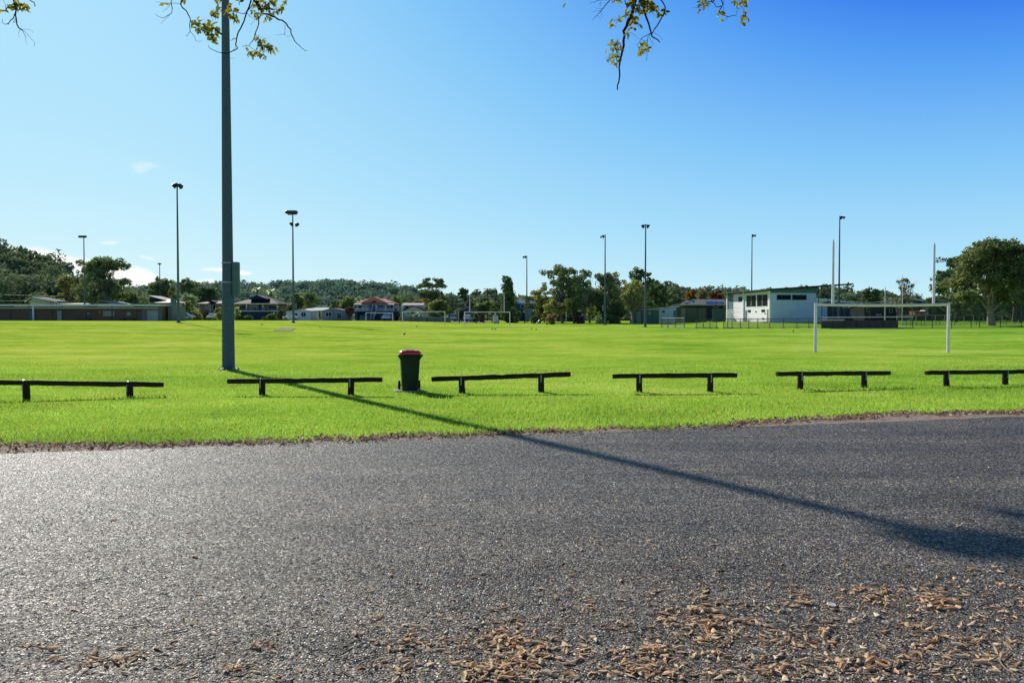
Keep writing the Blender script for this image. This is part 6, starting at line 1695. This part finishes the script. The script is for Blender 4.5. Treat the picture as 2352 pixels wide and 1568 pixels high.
hill('distant_ridge', 'forest', 'distant wooded ridge at right, under the pavilion roof and behind the near goal',
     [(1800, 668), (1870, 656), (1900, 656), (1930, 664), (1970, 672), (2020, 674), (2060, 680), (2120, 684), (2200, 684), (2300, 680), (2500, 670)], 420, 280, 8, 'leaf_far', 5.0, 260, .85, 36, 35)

# ================================================================== TREES
TG = 'trees behind the far houses'; GG = 'gum trees in the clump right of centre'; SG = 'shrubs beyond the field'
T_ = tree
# left, hill crest and behind the brick block
for i, (px, top, hw, d) in enumerate(((14, 559, 22, 288), (47, 570, 20, 286), (96, 576, 17, 284), (118, 590, 15, 280), (135, 604, 14, 276))):
    T_('gum_tree', ['flat-topped gum standing on the hill crest at the left edge', 'second flat-topped gum from the left edge on the hill crest', 'umbrella shaped gum above the falling hill line, left of the single-lamp pole',
        'small crowned gum lower down the falling hill line', 'lowest of the gums standing out on the falling hill line'][i], px, top, hw, d, 'umbrella', 'leaf_far', 'bark', 50 + i, 'gums on the left hill crest', crown0=.55)
T_('gum_tree', 'large open crowned gum right of the single-lamp pole behind the brick block', 243, 594, 46, 188, 'gum', 'leaf_gum', 'bark', 117, TG, crown0=.25, dens=1.7)
T_('gum_tree', 'narrow dark gum directly behind the single-lamp pole', 192, 610, 22, 196, 'gum', 'leaf_gum', 'bark', 2, TG, crown0=.2, dens=1.0)
T_('gum_tree', 'shaggy olive tree left of the single-lamp pole, at the foot of the hill', 158, 636, 26, 205, 'gum', 'leaf_olive', 'bark', 3, TG, crown0=.15, dens=1.2)
T_('broad_tree', 'rounded yellow-green tree at the foot of the left hill', 91, 648, 25, 235, 'round', 'leaf_lit', 'bark', 4, TG, crown0=.2)
T_('broad_tree', 'pale glossy leaved tree above the left of the white gabled house', 45, 656, 26, 232, 'round', 'leaf_pale', 'bark', 5, TG, crown0=.2)
T_('shrub', 'grey-green shrub rising behind the left of the brick block roof', 45, 688, 24, 172, 'bush', 'leaf_olive', 'bark', 6, SG, 'shrub')
T_('shrub', 'pale-leaved shrub beside the solar panels of the white gabled house', 140, 680, 14, 186, 'bush', 'leaf_pale', 'bark', 7, SG, 'shrub')
T_('broad_tree', 'dark rounded tree left of the pale pyramid roof', 310, 670, 26, 190, 'round', 'leaf_dark', 'bark', 8, TG, crown0=.1)
T_('broad_tree', 'olive tree between the large gum and the dark rounded tree', 268, 664, 24, 204, 'gum', 'leaf_olive', 'bark', 9, TG, crown0=.15, dens=1.2)
T_('broad_tree', 'bushy tree above the brick block, behind the pale pink house', 208, 670, 26, 200, 'round', 'leaf_olive', 'bark', 10, TG, crown0=.1)
T_('broad_tree', 'tall bushy tree behind the pale pyramid roof', 374, 645, 34, 240, 'gum', 'leaf_gum', 'bark', 11, TG, crown0=.15, dens=1.5)
T_('broad_tree', 'ragged tree just right of the tallest slender floodlight pole', 432, 645, 26, 232, 'gum', 'leaf_gum', 'bark', 12, TG, crown0=.2, dens=1.3)
T_('broad_tree', 'broad dark tree behind the brown brick house', 478, 652, 34, 228, 'round', 'leaf_dark', 'bark', 13, TG, crown0=.15)
T_('broad_tree', 'pale glossy tree over the left of the brown brick house', 436, 668, 26, 212, 'round', 'leaf_pale', 'bark', 14, TG, crown0=.12)
T_('shrub', 'round lit bush left of the brown brick house', 432, 690, 17, 182, 'bush', 'leaf_lit', 'bark', 15, SG, 'shrub')
T_('shrub', 'yellow-green shrub at the right end of the brick block', 400, 700, 11, 180, 'bush', 'leaf_lit', 'bark', 16, SG, 'shrub')
T_('hedge', 'dark hedge between the brick block and the brown brick house', 405, 712, 24, 186, 'bush', 'leaf_dark', 'bark', 17, SG, 'hedge')
T_('shrub', 'leggy shrub under the lit bush left of the brown brick house', 450, 712, 18, 178, 'bush', 'leaf_olive', 'bark', 18, SG, 'shrub')
T_('shrub', 'shrub just left of the thick grey pole', 503, 702, 12, 180, 'bush', 'leaf_olive', 'bark', 19, SG, 'shrub')
T_('shrub', 'flowering pale shrub at the balcony end right of the thick grey pole', 544, 702, 10, 188, 'bush', 'leaf_pale', 'bark', 20, SG, 'shrub')
T_('hedge', 'low dark hedge under the balcony of the big two storey house, left part', 560, 722, 24, 186, 'bush', 'leaf_dark', 'bark', 21, SG, 'hedge')
T_('hedge', 'low dark hedge under the balcony of the big two storey house, right part', 622, 718, 20, 186, 'bush', 'leaf_dark', 'bark', 22, SG, 'hedge')
T_('shrub', 'tall dark shrub at the right corner of the big two storey house', 645, 700, 10, 186, 'bush', 'leaf_dark', 'bark', 23, SG, 'shrub')
T_('broad_tree', 'leafy tree behind the box of the pole before the white cabin', 684, 672, 26, 205, 'round', 'leaf_lit', 'bark', 24, TG, crown0=.15)
T_('broad_tree', 'rounded dark grey-green tree behind the grey roofed house', 712, 662, 24, 235, 'round', 'leaf_gum', 'bark', 25, TG, crown0=.1)
T_('broad_tree', 'bushy tree above the left of the blue cabin', 768, 682, 18, 205, 'round', 'leaf_gum', 'bark', 26, TG, crown0=.1)
T_('broad_tree', 'bright green rounded tree left of the red roofed house', 797, 676, 25, 202, 'round', 'leaf_lit', 'bark', 27, TG, crown0=.1)
T_('broad_tree', 'pale flowering tree touching the left end of the red roof', 826, 678, 16, 210, 'round', 'leaf_pale', 'bark', 28, TG, crown0=.15)
T_('maroon_tree', 'dark maroon leaved small tree between the blue cabin and the blue house', 803, 702, 13, 180, 'round', 'leaf_maroon', 'bark', 29, TG, crown0=.25)
T_('broad_tree', 'bright green domed tree behind the right of the red roof', 908, 675, 22, 215, 'round', 'leaf_lit', 'bark', 30, TG, crown0=.1)
T_('shrub', 'dark shrub filling the gap right of the red roofed house', 911, 696, 9, 190, 'bush', 'leaf_dark', 'bark', 31, SG, 'shrub')
T_('gum_tree', 'tall umbrella crowned gum standing alone above the ridge', 993, 631, 33, 265, 'umbrella', 'leaf_gum', 'bark', 32, TG, crown0=.62, dens=1.0, leaf_size=.34)
T_('broad_tree', 'dark tree at the foot of the umbrella crowned gum', 985, 668, 26, 255, 'gum', 'leaf_dark', 'bark', 33, TG, crown0=.2, dens=1.0)
T_('broad_tree', 'golden edged flat-topped tree behind the cream house', 972, 682, 26, 215, 'umbrella', 'leaf_brown', 'bark', 34, TG, crown0=.4)
T_('broad_tree', 'large bright bushy tree right of the cream house', 1010, 684, 29, 200, 'round', 'leaf_lit', 'bark', 35, TG, crown0=.08)
T_('shrub', 'pale round shrub behind the grey steel fence', 962, 716, 17, 180, 'bush', 'leaf_pale', 'bark', 36, SG, 'shrub')
T_('shrub', 'dark shrub behind the right of the grey steel fence', 998, 713, 17, 182, 'bush', 'leaf_dark', 'bark', 37, SG, 'shrub')
T_('broad_tree', 'forked bushy-tipped tree behind the street-end house', 1066, 664, 14, 262, 'gum', 'leaf_dark', 'bark', 38, TG, crown0=.35, dens=.9)
T_('broad_tree', 'mid green tree below the tall power pole', 1112, 686, 26, 205, 'round', 'leaf_lit', 'bark', 39, TG, crown0=.1)
T_('hedge', 'clipped green hedge right of the white four-wheel-drive', 1092, 718, 7, 190, 'bush', 'leaf_lit', 'bark', 40, SG, 'hedge')
T_('shrub', 'reddish shrub right of the clipped hedge', 1106, 720, 8, 186, 'bush', 'leaf_maroon', 'bark', 41, SG, 'shrub')
T_('dense_tree', 'tall dense dark tree behind the distant goal with uprights', 1166, 634, 25, 178, 'column', 'leaf_dark', 'bark_dark', 42, TG, crown0=.03, dens=1.5)
T_('broad_tree', 'dark shrubby tree at the left foot of the tall dense tree', 1140, 690, 17, 182, 'round', 'leaf_dark', 'bark', 43, TG, crown0=.05)
T_('shrub', 'dark shrub at the right foot of the tall dense tree', 1186, 706, 12, 180, 'bush', 'leaf_dark', 'bark', 44, SG, 'shrub')
# clump of gums right of centre
T_('gum_tree', 'olive spreading tree at the left end of the gum clump', 1240, 664, 30, 172, 'gum', 'leaf_olive', 'bark', 60, GG, crown0=.2, dens=1.4)
T_('gum_tree', 'tallest dark gum at the left of the clump, with a split crown', 1292, 614, 38, 166, 'gum', 'leaf_gum', 'bark_pale', 61, GG, crown0=.22, dens=2.0)
T_('gum_tree', 'open thin crowned gum with a pale trunk in the middle of the clump', 1340, 624, 28, 160, 'gum', 'leaf_gum', 'bark_pale', 62, GG, crown0=.30, dens=1.2)
T_('gum_tree', 'broad dark gum behind the pole with left-facing lamps', 1384, 628, 34, 164, 'gum', 'leaf_gum', 'bark', 63, GG, crown0=.10, dens=2.2)
T_('gum_tree', 'brownish topped gum right of the pole with left-facing lamps', 1415, 626, 28, 172, 'round', 'leaf_brown', 'bark', 64, GG, crown0=.2)
T_('gum_tree', 'wide grey-green gum with a pale trunk, left of the pole with two round lamps', 1456, 640, 34, 152, 'round', 'leaf_olive', 'bark_pale', 65, GG, crown0=.24, dens=1.3)
T_('gum_tree', 'dark upper crown showing behind the pole with two round lamps', 1470, 620, 28, 176, 'gum', 'leaf_dark', 'bark', 66, GG, crown0=.45, dens=1.2)
T_('broad_tree', 'low leafy tree with yellow leaves between the clump trunks', 1318, 676, 26, 158, 'round', 'leaf_lit', 'bark', 67, GG, crown0=.25, dens=.8)
T_('broad_tree', 'low shady tree filling the left of the clump', 1272, 684, 26, 160, 'round', 'leaf_olive', 'bark', 68, GG, crown0=.2, dens=.9)
T_('broad_tree', 'dark low tree filling the right of the clump', 1415, 690, 30, 160, 'round', 'leaf_dark', 'bark', 69, GG, crown0=.05)
T_('shrub', 'grey-brown shrub at the left foot of the gum clump', 1266, 712, 16, 150, 'bush', 'leaf_brown', 'bark', 70, SG, 'shrub')
T_('shrub', 'pale grassy shrub at the foot of the pole with left-facing lamps', 1374, 722, 10, 150, 'bush', 'leaf_pale', 'bark', 71, SG, 'shrub')
T_('shrub', 'dark shrub under the right of the gum clump', 1405, 716, 20, 152, 'bush', 'leaf_dark', 'bark', 72, SG, 'shrub')
T_('shrub', 'dark shrub under the middle of the gum clump', 1330, 722, 16, 158, 'bush', 'leaf_maroon', 'bark', 73, SG, 'shrub')
T_('shrub', 'dark shrub by the leaning white post', 1228, 716, 12, 162, 'bush', 'leaf_dark', 'bark', 74, SG, 'shrub')
T_('gum_tree', 'leafy mid height gum between the split-crowned gum and the pale trunked one', 1318, 640, 26, 170, 'round', 'leaf_gum', 'bark', 92, GG, crown0=.15, dens=1.1)
T_('gum_tree', 'dense olive gum behind the open thin crowned gum', 1354, 646, 26, 172, 'round', 'leaf_olive', 'bark', 93, GG, crown0=.12, dens=1.2)
T_('broad_tree', 'low bushy tree behind the left foot of the gum clump', 1250, 690, 24, 176, 'round', 'leaf_dark', 'bark', 94, GG, crown0=.05)
# behind the sheds and pavilion
T_('broad_tree', 'dark tree behind the white shed and green shed', 1512, 655, 26, 205, 'gum', 'leaf_dark', 'bark', 75, TG, crown0=.1, dens=1.5)
T_('broad_tree', 'rounded tree behind the olive fence, left of the orange one', 1550, 646, 32, 225, 'round', 'leaf_gum', 'bark', 76, TG, crown0=.1)
T_('autumn_tree', 'orange autumn tree behind the solar panelled house', 1590, 660, 20, 215, 'round', 'leaf_orange', 'bark', 77, TG, crown0=.15)
T_('broad_tree', 'brown-green tree between the orange and the red autumn trees', 1612, 658, 18, 225, 'round', 'leaf_brown', 'bark', 78, TG, crown0=.15)
T_('autumn_tree', 'red autumn tree just left of the pavilion roof', 1645, 661, 20, 220, 'round', 'leaf_red', 'bark', 79, TG, crown0=.15)
T_('gum_tree', 'gum top peeping over the pavilion roof', 1768, 655, 14, 215, 'umbrella', 'leaf_gum', 'bark', 80, TG, crown0=.5, dens=.8)
# right side
T_('broad_tree', 'dark tree behind the pavilion verandah posts', 1890, 658, 28, 215, 'round', 'leaf_dark', 'bark', 81, TG, crown0=.1)
T_('broad_tree', 'small dark tree in the gap between the goal uprights', 2002, 664, 20, 215, 'gum', 'leaf_dark', 'bark', 82, TG, crown0=.1, dens=1.2)
T_('bare_tree', 'round twiggy nearly bare tree between the goal uprights', 2076, 637, 28, 185, 'bare', 'leaf_brown', 'bark', 83, TG, crown0=.2, dens=1.8)
T_('shrub', 'dark scrub under the twiggy bare tree', 2080, 682, 26, 186, 'bush', 'leaf_dark', 'bark', 84, SG, 'shrub')
T_('fig_tree', 'big broad tree with a flared pale trunk at far right', 2277, 552, 128, 112, 'fig', 'leaf_fig', 'bark_pale', 85, None, crown0=.22, dens=2.6, leaf_size=.22)
T_('broad_tree', 'dark tree behind the left side of the broad tree', 2196, 590, 38, 150, 'gum', 'leaf_dark', 'bark', 86, TG, crown0=.15, dens=1.9)
T_('broad_tree', 'tall flat-tipped dark tree rising behind the broad tree at the right edge', 2330, 545, 62, 150, 'umbrella', 'leaf_gum', 'bark', 87, TG, crown0=.45, dens=2.0)
T_('broad_tree', 'dark tree with several trunks at the right edge behind the fences', 2345, 620, 50, 140, 'round', 'leaf_dark', 'bark', 88, TG, crown0=.2, dens=1.4)
T_('broad_tree', 'shady trees low behind the right upright of the near goal', 2155, 676, 36, 182, 'round', 'leaf_dark', 'bark', 89, TG, crown0=.05)
T_('hedge', 'long dark hedge beyond the right-hand green field', 2250, 700, 110, 182, 'bush', 'leaf_dark', 'bark', 90, SG, 'hedge', dens=3)
T_('broad_tree', 'leafy tree just out past the right edge of the picture', 2420, 570, 80, 120, 'round', 'leaf_fig', 'bark', 91, TG, crown0=.2, dens=1.8)
T_('broad_tree', 'shady dark tree low behind the pale trunk of the broad tree', 2262, 668, 44, 168, 'round', 'leaf_dark', 'bark', 95, TG, crown0=.02)
T_('broad_tree', 'shady dark tree low at the right edge behind the fences', 2330, 655, 46, 168, 'round', 'leaf_gum', 'bark', 96, TG, crown0=.02)
T_('broad_tree', 'mid green tree low between right goal upright and the broad tree', 2205, 672, 34, 160, 'round', 'leaf_gum', 'bark', 97, TG, crown0=.02)
# palms
def palm(lab, px, top, hw, d, seed):
    rng = np.random.default_rng(seed); X = gx(px, d); z0 = gz(X, d); s = d / F; H = at(px, top, d).z - z0; W = hw * s
    root = thing('palm_tree', lab, 'palm tree', (X, d, z0), 0, 'palms behind the big two storey house')
    hub_ = Vector((0, 0, H - W * .45))
    MB().tube(limb_pts((0, 0, -.1), hub_, rng, .02, 5), [.22, .19, .17, .16, .15], 8).build('trunk', M['bark'], root, True)
    vs, fs, tn = [], [], []
    for k in range(20):
        a = k * 2.4; up = rng.uniform(-.1, 1.0); L = W * rng.uniform(1.0, 1.3)
        dirv = Vector((math.cos(a), math.sin(a), 0)); sidev = Vector((-math.sin(a), math.cos(a), 0))
        tt = rng.random()
        for i in range(16):
            t = i / 16; p = hub_ + dirv * (L * t * (1 - .15 * t)) + Vector((0, 0, L * (up * t - (.5 + .5 * up) * t * t)))
            wl = L * .30 * math.sin(math.pi * (.12 + .86 * t))
            for sg in (-1, 1):
                q = p + sidev * sg * wl + dirv * L * .12 - Vector((0, 0, wl * .6)); b_ = len(vs)
                vs.extend([p, p + dirv * L * .05, q]); fs.append((b_, b_ + 1, b_ + 2)); tn.append(min(1, tt * .6 + rng.random() * .4))
    link('fronds', np_mesh('fronds', vs, fs, tn), M['leaf_pale'], root)
palm('feathery palm above the roof ridge of the big two storey house', 592, 656, 16, 218, 1)
palm('feathery palm right of the gablet, with drooping fronds', 624, 660, 17, 215, 2)
palm('shorter palm behind the right slope of the big two storey roof', 632, 678, 13, 212, 3)
